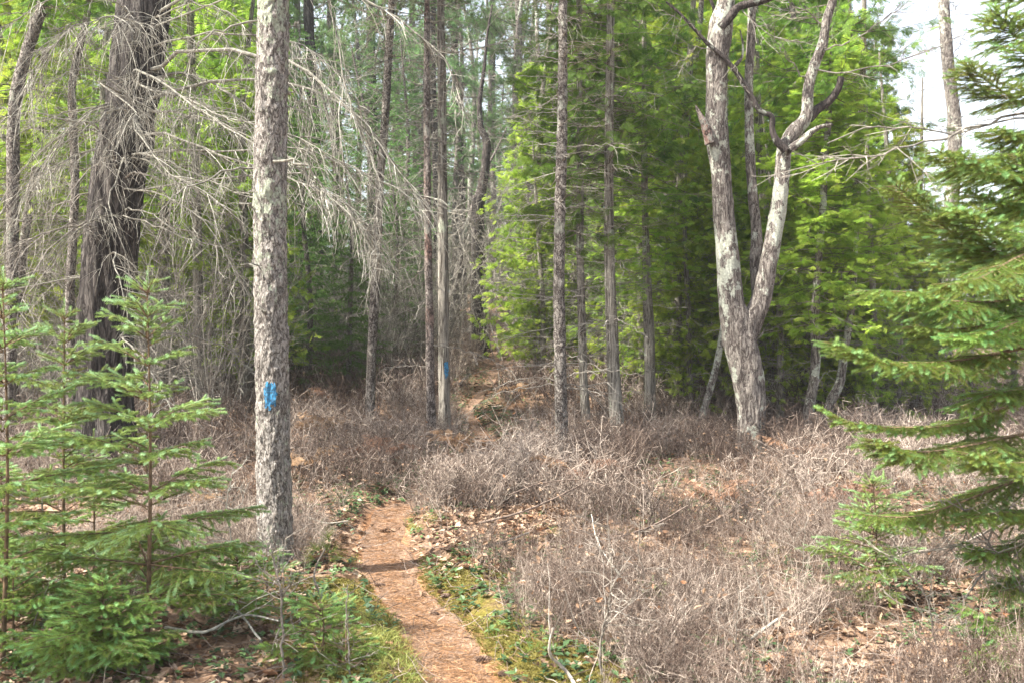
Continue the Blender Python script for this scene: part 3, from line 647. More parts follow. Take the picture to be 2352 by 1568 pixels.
# ------------------------------------------------------------------ the big dark pine with its dead boughs
px = [(240, 985, 128), (240, 900, 118), (238, 800, 118), (246, 700, 120), (254, 600, 122), (264, 500, 120), (274, 400, 118), (290, 300, 116), (308, 200, 114), (322, 100, 112), (334, 0, 108), (342, -80, 104)]
pts, rad = px_trunk(px, 10.8, 5.)
loc = np.array([pts[0][0], pts[0][1], float(g(pts[0][0], pts[0][1]))])
pine = thing('dead_boughed_pine', loc, 'very thick dark furrowed pine trunk carrying many grey dead drooping boughs', 'tree')
mb = MB(); sweep(mb, pts - loc, rad, 90, .03, .13, (11, 11, 1.6), 8., fl=.3); mb.build('trunk', M['bark_pine'], pine, smooth=True)
B = [  # picture x, y, distance; thickness, density, side twig length
    ([(360, 160, 10.6), (423, 121, 10.2), (524, 117, 9.8), (600, 133, 9.4), (661, 145, 9.2), (745, 193, 9.0), (805, 265, 8.9), (850, 350, 8.9)], .045, 1.5, .75),
    ([(306, 161, 10.5), (363, 185, 10.0), (435, 234, 9.4), (504, 286, 9.0), (584, 330, 8.6), (690, 372, 8.4)], .028, 1.1, .6),
    ([(365, 177, 10.7), (423, 169, 10.7), (483, 189, 10.5), (544, 226, 10.2), (600, 270, 10)], .035, 1.0, .6),
    ([(314, 197, 10.4), (383, 214, 9.9), (443, 234, 9.5), (504, 262, 9.2), (584, 284, 9.0), (690, 320, 8.8), (784, 372, 8.6)], .024, 1.2, .6),
    ([(345, 254, 10.7), (403, 258, 10.4), (483, 278, 10.0), (560, 303, 9.7), (680, 380, 9.3)], .03, 1.0, .6),
    ([(340, 310, 10.6), (383, 310, 10.2), (463, 338, 9.8), (524, 363, 9.5), (580, 383, 9.3), (661, 405, 9.0), (760, 455, 8.8), (840, 530, 8.7)], .03, 1.1, .65),
    ([(222, 189, 10.0), (275, 226, 9.5), (310, 256, 9.2), (302, 282, 9.1), (330, 322, 8.9), (387, 391, 8.6), (443, 427, 8.4), (524, 484, 8.2)], .017, .9, .5),
    ([(322, 355, 10.4), (383, 371, 10.0), (463, 407, 9.6), (580, 455, 9.2)], .022, .9, .55),
    ([(302, 500, 10.4), (363, 520, 10.0), (423, 544, 9.8), (500, 566, 9.6)], .018, .7, .5),
    ([(302, 430, 10.4), (383, 450, 10.0), (463, 505, 9.5), (520, 590, 9.3), (550, 650, 9.2)], .017, 1.0, .5),
    ([(242, 298, 10.6), (201, 282, 10.3), (153, 278, 10.0), (81, 258, 9.8), (40, 262, 9.6), (-30, 275, 9.5)], .026, 1.4, .7),
    ([(222, 161, 10.0), (161, 165, 9.4), (113, 193, 9.2), (93, 242, 9.1)], .011, 1.3, .45),
    ([(283, 250, 10.2), (242, 262, 9.8), (181, 306, 9.5), (120, 350, 9.3), (60, 430, 9.2)], .014, 1.2, .55),
    ([(278, 363, 10.2), (262, 427, 9.9), (254, 484, 9.7), (282, 556, 9.6), (298, 628, 9.6), (300, 690, 9.6)], .018, .8, .5),
    ([(330, 60, 10.5), (260, 40, 9.8), (180, 60, 9.3), (110, 120, 9.1), (60, 200, 9.0)], .02, 1.3, .65),
    ([(300, 30, 10.5), (220, -10, 9.9), (120, 0, 9.5), (40, 40, 9.3), (-30, 110, 9.2)], .02, 1.2, .65),
    ([(360, 40, 10.6), (430, 10, 10.1), (500, 20, 9.8), (560, 60, 9.6)], .02, 1.1, .6),
    ([(250, 345, 10.6), (190, 350, 10.2), (130, 380, 9.9), (70, 440, 9.7), (20, 520, 9.6)], .02, 1.2, .6),
    ([(230, 480, 10.5), (190, 520, 10.1), (150, 560, 9.9), (90, 620, 9.8)], .014, 1.0, .5),
    ([(380, 20, 10.6), (480, -40, 10.0), (600, -60, 9.6), (760, -40, 9.4), (860, 10, 9.3), (946, 68, 9.2), (994, 105, 9.2), (1034, 161, 9.1), (1056, 234, 9.1)], .035, .9, .5),
    ([(350, 225, 10.6), (470, 190, 10.2), (600, 185, 9.9), (700, 200, 9.7), (785, 238, 9.5), (825, 270, 9.4), (873, 330, 9.3), (906, 379, 9.2), (958, 439, 9.2)], .034, .9, .6),
    ([(360, 345, 10.5), (460, 345, 10.1), (580, 345, 9.7), (680, 340, 9.5), (785, 375, 9.4), (833, 403, 9.3), (906, 427, 9.2), (974, 459, 9.2)], .022, 1.0, .55),
    ([(700, -60, 9.0), (760, 40, 9.0), (785, 160, 8.9), (825, 302, 8.8), (857, 363, 8.8), (877, 443, 8.7), (873, 524, 8.7), (865, 604, 8.7)], .016, .7, .45),
    ([(640, 395, 9.3), (720, 430, 9.1), (785, 463, 9.0), (825, 504, 8.9), (857, 564, 8.9), (877, 622, 8.9)], .018, 1.1, .5),
    ([(350, 110, 10.6), (450, 80, 10.2), (560, 80, 9.9), (680, 100, 9.6), (760, 150, 9.4), (800, 215, 9.3)], .024, 1.4, .65),
]
_ax = spline(pts, 200)
def rooted(ppx, ax=_ax):
    P_ = [at(*q) for q in ppx]; k = np.argmin(abs(ax[:, 2] - P_[0][2] - .03)); return [ax[k]] + P_
for ppx, r_, dn, tl in B: emit_bough(dead_bough(rooted(ppx), r_ * .55, rng, dn * rng.uniform(.7, 1.5), tl=tl * rng.uniform(.9, 1.35), droop=rng.uniform(.7, 1.5), minr=.0013), pine, M['deadwood'])
for q in range(26):   # finer dead boughs all round the trunk and lower down
    k = rng.randint(45, 150); a = rng.uniform(-2.9, .2); d_ = np.array([math.cos(a), math.sin(a), rng.uniform(-.15, .3)]); p_ = _ax[k]
    emit_bough(dead_bough(strand(p_, d_, rng.uniform(1., 2.4), 6, .3, .10, rng), rng.uniform(.006, .013), rng, rng.uniform(.5, 1.2), tl=rng.uniform(.3, .6), droop=rng.uniform(.3, 1.3), minr=.0013), pine, M['deadwood' if q % 2 else 'deadbough'])
Ppn = spline(pts, 100)
dress(pine, 'pine', 0, 6.6, 0., (1.2, 1.2, .9), (Ppn[80][0] - loc[0], Ppn[80][1] - loc[1]))

# ------------------------------------------------------------------ the pale oak
DO = 11.6
def limb(mb, px, ds, seed, sides=40, amp=.09, fs=(16, 16, 4), step_=.025, fl=0.):
    p = []; r = []
    for k, (x, y, w_) in enumerate(px): d = DO + ds[k] if hasattr(ds, '__len__') else DO + ds; p.append(at(x, y, d)); r.append(w_ / F * d / 2)
    p = np.array(p); r = np.array(r); sweep(mb, p - oloc, r, sides, step_, amp, fs, seed, fl=fl); return p, r
b_ = at(1722, 1060, DO); gz = float(g(b_[0], b_[1])); oloc = np.array([b_[0], b_[1], gz])
oak = thing('forked_oak', oloc, 'pale lichen-blotched oak splitting low down into crooked upright stems among dry shrubs', 'tree')
mb = MB()
base = b_.copy(); base[2] = gz - .15; b_[2] = max(b_[2], gz + .02)
pxs = [(1724, 985, 66), (1727, 930, 72), (1716, 855, 80), (1700, 780, 82), (1682, 700, 64), (1672, 600, 54), (1663, 500, 50), (1656, 400, 50), (1646, 310, 56), (1645, 250, 52), (1648, 150, 54), (1656, 60, 56), (1668, 0, 44), (1676, -80, 40), (1680, -200, 30)]
p = [base, b_] + [at(x, y, DO) for x, y, w_ in pxs]; r_ = [74 / F * DO / 2, 66 / F * DO / 2] + [w_ / F * DO / 2 * .93 for x, y, w_ in pxs]
V, dirs, Pc, rr = sweep(mb, np.array(p) - oloc, r_, 56, .02, .10, (13, 13, 3.5), 21., want=True, fl=.15)
mb.build('trunk', M['bark_oak'], oak, smooth=True)
for px, ds, sd_ in [
    ([(1705, 790, 58), (1722, 745, 52), (1745, 700, 46), (1762, 620, 41), (1778, 540, 39), (1792, 450, 36), (1802, 345, 35), (1822, 305, 33), (1850, 270, 29), (1858, 200, 25), (1870, 150, 24), (1890, 100, 23), (1898, 50, 21), (1912, 0, 19), (1925, -90, 20)], 0., 3.),
    ([(1742, 690, 30), (1736, 600, 28), (1738, 540, 26), (1728, 430, 22), (1722, 330, 21), (1720, 200, 20), (1726, 60, 19), (1730, -80, 17)], .25, 5.)]:
    mb = MB(); limb(mb, px, ds, sd_, 34); mb.build('stem', M['bark_oak'], oak, smooth=True)
for px, ds, mt, sd_ in [
    ([(1806, 345, 20), (1785, 325, 17), (1774, 300, 14), (1772, 268, 13), (1745, 254, 12), (1722, 215, 13), (1690, 165, 11), (1660, 130, 10), (1630, 105, 9), (1605, 78, 8), (1560, 30, 6), (1530, 5, 4)], -.15, 'bark_dark', 2.),
    ([(1856, 272, 26), (1880, 250, 20), (1905, 232, 18), (1925, 205, 16), (1932, 178, 15)], .05, 'bark_dark', 4.),
    ([(1812, 345, 18), (1840, 325, 17), (1865, 303, 14), (1885, 292, 10), (1912, 286, 5)], -.1, 'bark_oak', 6.),
    ([(1655, 65, 22), (1680, 35, 20), (1700, 15, 18), (1760, 0, 15), (1820, -30, 12)], -.1, 'bark_dark', 7.),
    ([(1632, 330, 26), (1622, 295, 22), (1608, 265, 12), (1598, 243, 4)], -.15, 'bark_red', 9.),
    ([(1640, 90, 16), (1632, 60, 10), (1640, 20, 8), (1610, -40, 6)], .1, 'bark_dark', 11.),
    ([(1690, 150, 10), (1705, 130, 6), (1706, 100, 5), (1700, 70, 3)], .0, 'bark_oak', 12.)]:
    mb = MB(); limb(mb, px, ds, sd_, 14, .08, step_=.03); mb.build('limb', M[mt], oak, smooth=True)
for ppx, r_, dn, tl in [
    ([(1868, 160, 11.6), (1930, 170, 11.4), (2020, 150, 11.2), (2150, 110, 11), (2240, 60, 10.9)], .010, .8, .6),
    ([(1880, 120, 11.6), (1960, 90, 11.4), (2040, 40, 11.3), (2110, -20, 11)], .010, .8, .6),
    ([(1895, 60, 11.6), (1840, 20, 11.5), (1790, 0, 11.4), (1750, -40, 11.3)], .009, 1., .6),
    ([(1862, 190, 11.6), (1820, 150, 11.5), (1790, 110, 11.4), (1760, 60, 11.3)], .008, 1., .5),
    ([(1605, 78, 11.4), (1580, 50, 11.3), (1540, 40, 11.2), (1480, 0, 11.1)], .006, 1., .5),
    ([(1700, 15, 11.5), (1740, 60, 11.4), (1800, 90, 11.3), (1850, 95, 11.2)], .007, 1., .5),
    ([(1722, 215, 11.4), (1700, 190, 11.4), (1690, 150, 11.4), (1660, 180, 11.3)], .004, .6, .4),
    ([(1650, 120, 11.5), (1600, 110, 11.4), (1570, 140, 11.3), (1540, 150, 11.2)], .006, 1., .45)]:
    emit_bough(dead_bough([at(*q) for q in ppx], r_, rng, dn, tl=tl, droop=-.1), oak, M['deadbough'])

# ------------------------------------------------------------------ standing trunks one can tell apart
def T(name, label, px, d, m, kind=None, n=0, ext=4., dl=0., zl=1., zh=6., lm=(.4, 1.1), dens=.5, amp=.08, fs=(14, 14, 5), sides=18, cat='tree', seed=1, rb=.006, wood='deadbough', step_=.05):
    rg = np.random.RandomState(int(seed * 7 + d * 10)); root, pts, rad = tree(name, label, px, d, M[m], ext, dl, sides=sides, amp=amp, fs=fs, seed=seed, cat=cat, step_=step_)
    if n: stubs(root, pts, rad, rg, zl, zh, n, lm[0], lm[1], M[wood], dens, r=rb)
    for kk in (kind or []):
        k_, i_, z_, s_ = kk[:4]; z_ = max(z_, 0); P = spline(pts, 60); q = P[np.argmin(abs(P[:, 2] - root.location[2] - z_))]
        dress(root, k_, i_, z_, rg.uniform(0, 6.28), s_, (q[0] - pts[0][0], q[1] - pts[0][1]))
    return root, pts, rad
r2, p2, rad2 = T('blazed_spruce', 'slim grey trunk with a blue paint mark, standing close beside a redder trunk', [(1021, 985, 29), (1020, 900, 26), (1019, 800, 25), (1018, 600, 24), (1016, 400, 22), (1015, 250, 20), (1013, 50, 18), (1013, -80, 16)], 12.6, 'bark_cedar', [('bare', 1, 3.2, (.7, .7, .5)), ('pine', 1, 5.5, (.7, .7, .6))], n=26, zl=1.8, zh=6.5, sides=44, step_=.02, seed=2)
mb = MB(); o2 = np.array(r2.location)
V, dirs, Pc, rr = sweep(mb, p2 - o2, rad2, 44, .02, .08, (14, 14, 5), 2, want=True, fl=.35)
blaze(V, dirs, EYE - (848 - 784) / F * 12.5 - o2[2], .10, R(-90 + 28), .42, r2, 2.5, .004)
for ppx, r_, dn in [([(1026, 121, 12.6), (1087, 113, 12.4), (1147, 97, 12.2), (1187, 81, 12)], .012, .8), ([(1026, 435, 12.6), (1067, 431, 12.4), (1107, 447, 12.3), (1145, 453, 12.2), (1200, 470, 12.1)], .009, .5), ([(1020, 180, 12.6), (960, 195, 12.4), (900, 150, 12.3), (870, 140, 12.2)], .009, .8)]:
    emit_bough(dead_bough([at(*q) for q in ppx], r_, rng, dn, tl=.5, droop=.4), r2, M['deadbough'])
T('slim_spruce', 'slender reddish-brown flaky trunk just left of the slim blue-marked one', [(991, 1000, 23), (989, 900, 20), (986, 700, 18), (982, 500, 17), (981, 350, 16), (980, 170, 14), (981, 40, 13), (981, -60, 11)], 12.3, 'bark_red', [('bare', 0, 3.4, (.6, .6, .5))], n=30, zl=1.2, zh=6.5, seed=3)
T('crooked_spruce', 'dark slim trunk bending right higher up, left of the slim pair', [(846, 1010, 24), (850, 930, 22), (854, 800, 22), (862, 650, 22), (868, 520, 20), (872, 420, 19), (880, 330, 19), (888, 220, 19), (892, 130, 18), (897, 50, 17), (902, -60, 15)], 13.0, 'bark_scaly', [('bare', 1, 3.6, (.8, .8, .5)), ('pine', 0, 5.2, (.6, .6, .6))], n=30, zl=1.6, zh=6.5, seed=4)
T('scaly_spruce', 'straight scaly grey-brown trunk right of the path, nearest of the slim trunks there', [(1290, 1010, 30), (1288, 900, 28), (1286, 800, 27), (1284, 650, 26), (1286, 500, 25), (1290, 350, 24), (1292, 200, 22), (1293, 50, 20), (1293, -60, 18)], 11.0, 'bark_scaly', [('bare', 2, 2.6, (.75, .75, .5))], n=22, zl=.9, zh=6, lm=(.4, 1.2), amp=.13, fs=(22, 22, 16), sides=30, step_=.03, seed=5)
T('cedar', 'thin pale cedar trunk directly right of the scaly grey-brown trunk', [(1349, 1000, 22), (1342, 900, 20), (1338, 800, 19), (1334, 650, 18), (1332, 500, 17), (1332, 300, 15), (1330, 100, 13), (1330, -60, 11)], 13.0, 'bark_cedar', [('cedar', 2, 2.6, (.75, .75, .8)), ('bare', 2, .8, (1.1, 1.1, .5))], n=8, seed=6)
T('cedar', 'grey stringy cedar trunk with flared foot, right of the thin pale cedar', [(1420, 1010, 40), (1416, 940, 32), (1410, 850, 29), (1405, 750, 27), (1400, 600, 24), (1398, 400, 22), (1400, 200, 20), (1402, 50, 18), (1403, -60, 16)], 12.6, 'bark_cedar', [('cedar', 3, 3.4, (.8, .8, .7)), ('bare', 2, 1.4, (.7, .7, .45))], n=18, zl=1.2, zh=5.5, seed=7, amp=.12, fs=(22, 22, 2))
T('cedar', 'dark brown cedar trunk hung with bright green sprays, left of the oak', [(1493, 980, 30), (1492, 900, 27), (1492, 800, 26), (1486, 650, 20), (1482, 500, 16), (1480, 350, 14), (1480, 200, 12)], 14.4, 'bark_cedar', [('cedar', 0, 1.9, (.7, .7, .45)), ('cedar', 3, 3.6, (.8, .8, .8))], n=10, seed=8, amp=.12, fs=(22, 22, 2))
T('leaning_cedar', 'cedar trunk leaning to the right behind the cedars left of the oak', [(1497, 930, 24), (1504, 800, 22), (1515, 650, 19), (1530, 560, 18), (1548, 470, 18), (1560, 350, 17), (1578, 250, 15), (1598, 140, 13), (1610, 20, 12)], 16.5, 'bark_scaly', [('cedar', 1, 3.0, (.8, .8, .6))], n=10, seed=9)
T('leaning_cedar', 'short thin cedar stem leaning right, at the foot of the pale oak on its left', [(1600, 1000, 18), (1620, 930, 17), (1640, 860, 16), (1655, 790, 14), (1662, 720, 10)], 13.4, 'bark_oak', None, n=5, ext=1.2, zl=.8, zh=2.4, lm=(.3, .7), seed=10)
T('cedar', 'slightly bent pale cedar trunk right of the oak, left one of a leaning pair', [(1850, 1000, 27), (1858, 940, 25), (1870, 870, 23), (1874, 800, 22), (1872, 730, 20), (1880, 600, 17), (1890, 480, 16), (1895, 380, 15), (1905, 250, 13)], 13.2, 'bark_oak', [('cedar', 0, 1.5, (1.0, 1.0, .55)), ('cedar', 3, 4.6, (.9, .9, .7))], n=9, zl=.9, zh=4, seed=11)
T('cedar', 'bent pale cedar trunk right of the oak, right one of a leaning pair', [(1890, 985, 22), (1905, 930, 22), (1928, 880, 22), (1938, 820, 18), (1948, 760, 17), (1956, 710, 15), (1962, 640, 12)], 13.6, 'bark_oak', [('cedar', 1, 1.75, (.8, .8, .5))], n=8, ext=2., zl=.9, zh=3, seed=12)
T('pine', 'thick dark grey trunk beside the far bend of the path up the slope', [(1102, 815, 36), (1098, 760, 30), (1095, 650, 28), (1096, 550, 27), (1097, 450, 27)], 21.5, 'bark_pine', None, n=0, ext=0, seed=13)
T('grey_tree', 'whitish bare trunk rising against the bright sky at upper right', [(2165, 900, 34), (2175, 700, 34), (2190, 400, 32), (2192, 280, 30), (2178, 150, 28), (2170, 50, 26), (2166, -60, 24)], 24., 'bark_oak', [('bare', 0, 6.5, (1.3, 1.3, .8))], n=8, zl=5, zh=10, lm=(1, 2.5), seed=14)
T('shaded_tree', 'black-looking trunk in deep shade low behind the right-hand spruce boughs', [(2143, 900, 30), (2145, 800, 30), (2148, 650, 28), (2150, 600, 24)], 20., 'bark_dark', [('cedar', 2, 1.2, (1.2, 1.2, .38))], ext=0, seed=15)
T('leaning_tree', 'grey lichened trunk leaning right across the upper left corner', [(22, 900, 26), (28, 600, 27), (30, 400, 28), (30, 300, 28), (40, 200, 28), (62, 120, 27), (85, 50, 26), (104, -20, 25)], 11.8, 'bark_scaly', [('cedar', 2, 5.2, (.9, .9, .6))], n=14, zl=1.5, zh=5.5, seed=16)
T('thin_tree', 'thin brown trunk at far left between the leaning grey one and the thick dark pine', [(165, 860, 20), (160, 700, 20), (166, 560, 20), (172, 430, 19), (168, 300, 18), (165, 200, 17), (185, 100, 16), (205, 0, 15)], 12.5, 'bark_scaly', [('bare', 2, 2.5, (.8, .8, .6))], n=14, zl=1, zh=6, seed=17)
T('thin_tree', 'thin trunk leaning slightly right behind the small spruces at far left', [(30, 800, 22), (45, 650, 21), (60, 520, 20), (80, 400, 19), (96, 250, 16)], 14., 'bark_scaly', [('cedar', 0, 3.2, (1., 1., .7))], n=12, zl=1, zh=6, seed=18)
T('grey_tree', 'pale grey slim trunk midway between the thick dark pine and the front blazed trunk', [(458, 900, 24), (455, 700, 22), (452, 500, 21), (448, 350, 20), (442, 250, 20), (440, 150, 19), (436, 0, 17)], 15., 'bark_cedar', [('cedar', 1, 3.2, (.9, .9, .8))], n=12, zl=1, zh=6, seed=19)
# the crooked birch-like trunks beyond the slim pair
T('leaning_tree', 'grey trunk leaning right behind the slim blue-marked trunk', [(1034, 790, 17), (1040, 720, 17), (1048, 640, 16), (1062, 560, 15), (1085, 480, 12), (1112, 400, 8), (1140, 345, 5), (1165, 290, 2)], 24., 'bark_scaly', None, n=6, ext=0, zl=2, zh=6, seed=20)
T('crooked_tree', 'dark crooked trunk snaking up the gap above the far path', [(1100, 560, 28), (1102, 470, 24), (1114, 390, 20), (1118, 330, 18), (1104, 290, 14), (1102, 230, 11), (1112, 160, 8)], 22.5, 'bark_dark', None, n=7, ext=1.5, zl=5, zh=9, lm=(.6, 1.6), seed=21)

# ------------------------------------------------------------------ background trees, a few prototypes copied
def proto(name, m, H, r, kinds, seed, lean=.3):
    rg = np.random.RandomState(seed); root = bpy.data.objects.new(name, None); COL.objects.link(root)
    pts = np.array([[0, 0, -.2], [rg.normal(0, .08), rg.normal(0, .08), H * .3], [rg.normal(0, lean * .5), rg.normal(0, lean * .5), H * .65], [rg.normal(0, lean), rg.normal(0, lean), H]])
    mb = MB(); sweep(mb, pts, [r * 1.1, r * .9, r * .65, r * .2], 10, .25, .12, (6, 6, 2), seed, fl=.4); mb.build('trunk', M[m], root, smooth=True)
    P = spline(pts, 50)
    for k_, i_, z_, s_ in kinds: q = P[np.argmin(abs(P[:, 2] - z_))]; dress(root, k_, i_, z_, rg.uniform(0, 6.28), s_, (q[0], q[1]))
    return root
PR = {
 'cedar_tree': [proto('cedar_tree', 'bark_cedar', 9, .10, [('cedar', 0, .75, (1, 1, .95)), ('bare', 2, .5, (1.1, 1.1, .45))], 61), proto('cedar_tree', 'bark_cedar', 9.5, .11, [('cedar', 1, 1.0, (1.1, 1.1, 1.0)), ('bare', 2, .5, (1.2, 1.2, .5))], 62)],
 'dark_cedar': [proto('dark_cedar', 'bark_scaly', 10, .11, [('cedar', 2, .9, (1.1, 1.1, 1.1)), ('bare', 2, .4, (1.1, 1.1, .5))], 63), proto('dark_cedar', 'bark_cedar', 10, .12, [('cedar', 3, 1.1, (1, 1, 1.1)), ('bare', 2, .4, (1.2, 1.2, .55))], 64)],
 'fir_tree': [proto('fir_tree', 'bark_scaly', 8.5, .09, [('fir', 0, .5, (1, 1, 1))], 65), proto('fir_tree', 'bark_scaly', 8.5, .09, [('fir', 1, .8, (1, 1, .95))], 66)],
 'white_pine': [proto('white_pine', 'bark_scaly', 14, .15, [('pine', 0, 5.2, (1.1, 1.1, 1.2)), ('bare', 0, 1.5, (.8, .8, .6))], 67), proto('white_pine', 'bark_pine', 15, .17, [('pine', 1, 4.5, (1.2, 1.2, 1.4)), ('bare', 1, 1.5, (.8, .8, .5))], 68)],
 'bare_tree': [proto('bare_tree', 'bark_oak', 12, .11, [('bare', 0, 1.2, (1.1, 1.1, 1.2))], 69), proto('bare_tree', 'bark_scaly', 12, .10, [('bare', 1, 1.5, (1.1, 1.1, 1.2))], 70)],
}
used = {}
def plant(kind, k, x, y, s, rz, label, cat, group):
    p = PR[kind][k]; key = (kind, k)
    o = p if key not in used else copy_tree(p); used[key] = 1
    o.location = (x, y, float(g(x, y))); o.rotation_euler = (0, 0, rz); o.scale = (s, s, s)
    return tag(o, label, cat, group)
def row(specs, label, cat, group, kind):
    for x, d, s in specs:
        X_ = (x - 1176) / F * d; plant(kind, rng.randint(2), X_, d, s, rng.uniform(0, 6.28), label, cat, group)
# front edge of the cedars on the right (picture x, distance, size)
row([(1560, 15.6, .85), (1660, 16.8, .95), (1760, 15.4, .8), (1960, 16.0, .9), (2060, 15.2, .6), (2230, 17.5, .42), (1235, 17.5, .7)], 'bright yellow-green cedar at the sunny edge of the thicket near the oak', 'tree', 'sunny cedars round the oak', 'cedar_tree')
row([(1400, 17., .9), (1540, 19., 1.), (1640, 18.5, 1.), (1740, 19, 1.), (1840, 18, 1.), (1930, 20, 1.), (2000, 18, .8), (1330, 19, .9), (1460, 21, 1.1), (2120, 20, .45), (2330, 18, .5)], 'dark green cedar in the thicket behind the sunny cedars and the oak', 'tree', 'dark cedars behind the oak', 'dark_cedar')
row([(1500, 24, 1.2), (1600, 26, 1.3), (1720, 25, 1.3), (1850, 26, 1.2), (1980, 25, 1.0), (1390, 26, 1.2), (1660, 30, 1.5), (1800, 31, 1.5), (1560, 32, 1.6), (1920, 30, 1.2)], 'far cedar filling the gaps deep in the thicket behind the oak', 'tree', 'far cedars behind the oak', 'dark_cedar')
# left: greens behind the dead boughs
row([(20, 15, .9), (110, 17, 1.), (370, 16.5, 1.), (520, 18, 1.), (240, 20, 1.1), (560, 15.5, .75), (-60, 17, 1.), (440, 21, 1.2)], 'yellow-green cedar seen through the dead boughs left of the front blazed trunk', 'tree', 'cedars behind the dead boughs', 'cedar_tree')
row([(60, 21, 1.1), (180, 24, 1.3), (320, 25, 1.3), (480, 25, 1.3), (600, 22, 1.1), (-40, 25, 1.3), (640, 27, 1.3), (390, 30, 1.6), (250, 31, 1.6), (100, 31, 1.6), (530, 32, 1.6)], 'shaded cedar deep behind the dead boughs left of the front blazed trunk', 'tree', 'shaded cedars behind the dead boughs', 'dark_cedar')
row([(705, 17.5, .62), (760, 20, .75), (800, 16.5, .5), (690, 23, .9), (840, 24, .85), (930, 26, .9), (905, 19.5, .5)], 'dense deep green fir between the front blazed trunk and the slim pair', 'tree', 'dark firs left of the far path', 'fir_tree')
row([(730, 27, 1.1), (860, 30, 1.1), (960, 33, 1.1), (1060, 38, 1.2), (1180, 30, 1.0), (1250, 34, 1.1), (780, 36, 1.3), (680, 31, 1.2), (1130, 48, 1.4), (1010, 27, .8)], 'tall white pine with soft pale needles above the far path', 'tree', 'white pines above the far path', 'white_pine')
row([(1010, 25, .9), (1200, 34, 1.), (1195, 29, 1.), (1215, 36, 1.1), (1235, 27, .9), (1260, 31, 1.), (1050, 30, 1.), (970, 28, .9), (920, 32, 1.), (1310, 28, 1.), (1130, 40, 1.2), (1180, 42, 1.2), (1075, 45, 1.3), (820, 28, .9), (1285, 40, 1.2), (1350, 33, 1.1)], 'bare grey tree among many on the slope beside the far path', 'tree', 'bare trees beside the far path', 'bare_tree')
row([(x, d, s) for x, d, s in [(-20, 40, 2.), (120, 42, 2), (260, 44, 2), (400, 40, 1.9), (540, 43, 2), (660, 45, 2), (780, 50, 2), (900, 48, 1.8), (1000, 55, 1.9), (1100, 62, 2), (1220, 52, 1.9), (1340, 46, 1.9), (1450, 44, 2), (1580, 45, 2.2), (1700, 46, 2.1), (1830, 44, 1.9), (1950, 42, 1.5)]], 'distant fir closing the view at the back of the wood', 'tree', 'firs closing the view', 'fir_tree')
row([(2120, 34, .7), (2230, 30, .6), (2330, 33, .8), (2420, 28, .8), (2040, 36, 1.1), (2380, 40, 1.)], 'sunlit cedar below the open sky at upper right', 'tree', 'cedars below the open sky', 'cedar_tree')

def tall_shrub(seed, H=3.6, n=13):
    rg = np.random.RandomState(seed); S = []
    for k in range(n):
        a = rg.uniform(0, 6.28); t = rg.uniform(.05, .5); st = strand([rg.normal(0, .25), rg.normal(0, .25), -.05], [math.cos(a) * t, math.sin(a) * t, 1], H * rg.uniform(.45, 1.1), 7, .03, .09, rg)
        S += dead_bough(st, rg.uniform(.008, .018), rg, .45, tl=.7, droop=-.1, sub=True, minr=.0034)
    mb = MB(); tubes(mb, S, 3); return mb.mesh('tall_shrub', M['deadbough'])
TS = [tall_shrub(k) for k in range(3)]
def thicket(specs, label, group):
    for x, d, s_ in specs:
        if 1075 < x < 1190 and d < 36: continue
        o = bpy.data.objects.new('tall_shrub', TS[rng.randint(3)]); COL.objects.link(o); X_ = (x - 1176) / F * d; o.location = (X_, d, float(g(X_, d))); o.rotation_euler = (0, 0, rng.uniform(0, 6.28)); o.scale = (s_, s_, s_ * rng.uniform(.8, 1.2)); tag(o, label, 'shrub', group)
thicket([(rng.uniform(900, 1340), rng.uniform(19, 42), rng.uniform(.8, 1.5)) for k in range(44) ], 'tall leafless grey shrub in the twiggy thicket up the slope around the far path', 'bare shrubs around the far path')
thicket([(rng.uniform(-20, 580), rng.uniform(13.5, 24), rng.uniform(.5, 1.0)) for k in range(50)], 'tall leafless grey shrub in the dim thicket left of the front blazed trunk', 'bare shrubs in the dim thicket')
thicket([(rng.uniform(680, 960), rng.uniform(16, 28), rng.uniform(.5, .9)) for k in range(28)], 'leafless grey shrub between the front blazed trunk and the slim pair', 'bare shrubs left of the slim pair')
thicket([(rng.uniform(1380, 2150), rng.uniform(16.5, 26), rng.uniform(.5, .9)) for k in range(26)], 'leafless grey shrub under the cedars round the oak', 'bare shrubs under the cedars')
row([(x, d, s_) for x, d, s_ in [(905, 40, 1.1), (960, 46, 1.4), (1015, 42, 1.1), (1060, 52, 1.4), (1105, 46, 1.), (1150, 50, 1.3), (1200, 44, 1.2), (1250, 47, 1.3), (1290, 38, 1.1), (1175, 60, 1.6), (1130, 66, 1.6), (1220, 64, 1.6), (1080, 70, 1.8)]], 'small far fir behind the bare trees at the top of the path', 'tree', 'far firs at the top of the path', 'fir_tree')
row([(1475, 15.8, .55), (1585, 15.2, .5), (1790, 14.6, .5), (1850, 15.4, .55), (2010, 14.6, .55), (2100, 15.5, .6), (1245, 17.0, .45), (1935, 16.5, .6)], 'small bright lime cedar hanging its sprays low at the edge of the shrubs', 'tree', 'small lime cedars at the shrub edge', 'cedar_tree')
for k_, i_, x_, y_, s_, lb in [('cedar_tree', 0, -4.1, 3.5, .62, 'cedar standing just outside the view to the left of the footpath'), ('bare_tree', 0, -5.2, 2.2, .8, 'bare grey tree outside the view behind the cedar left of the footpath'), ('fir_tree', 1, -6.0, 4.6, .75, 'dark fir outside the left edge of the view beyond the young spruces')]:
    plant(k_, i_, x_, y_, s_, 1., lb, 'tree', None)
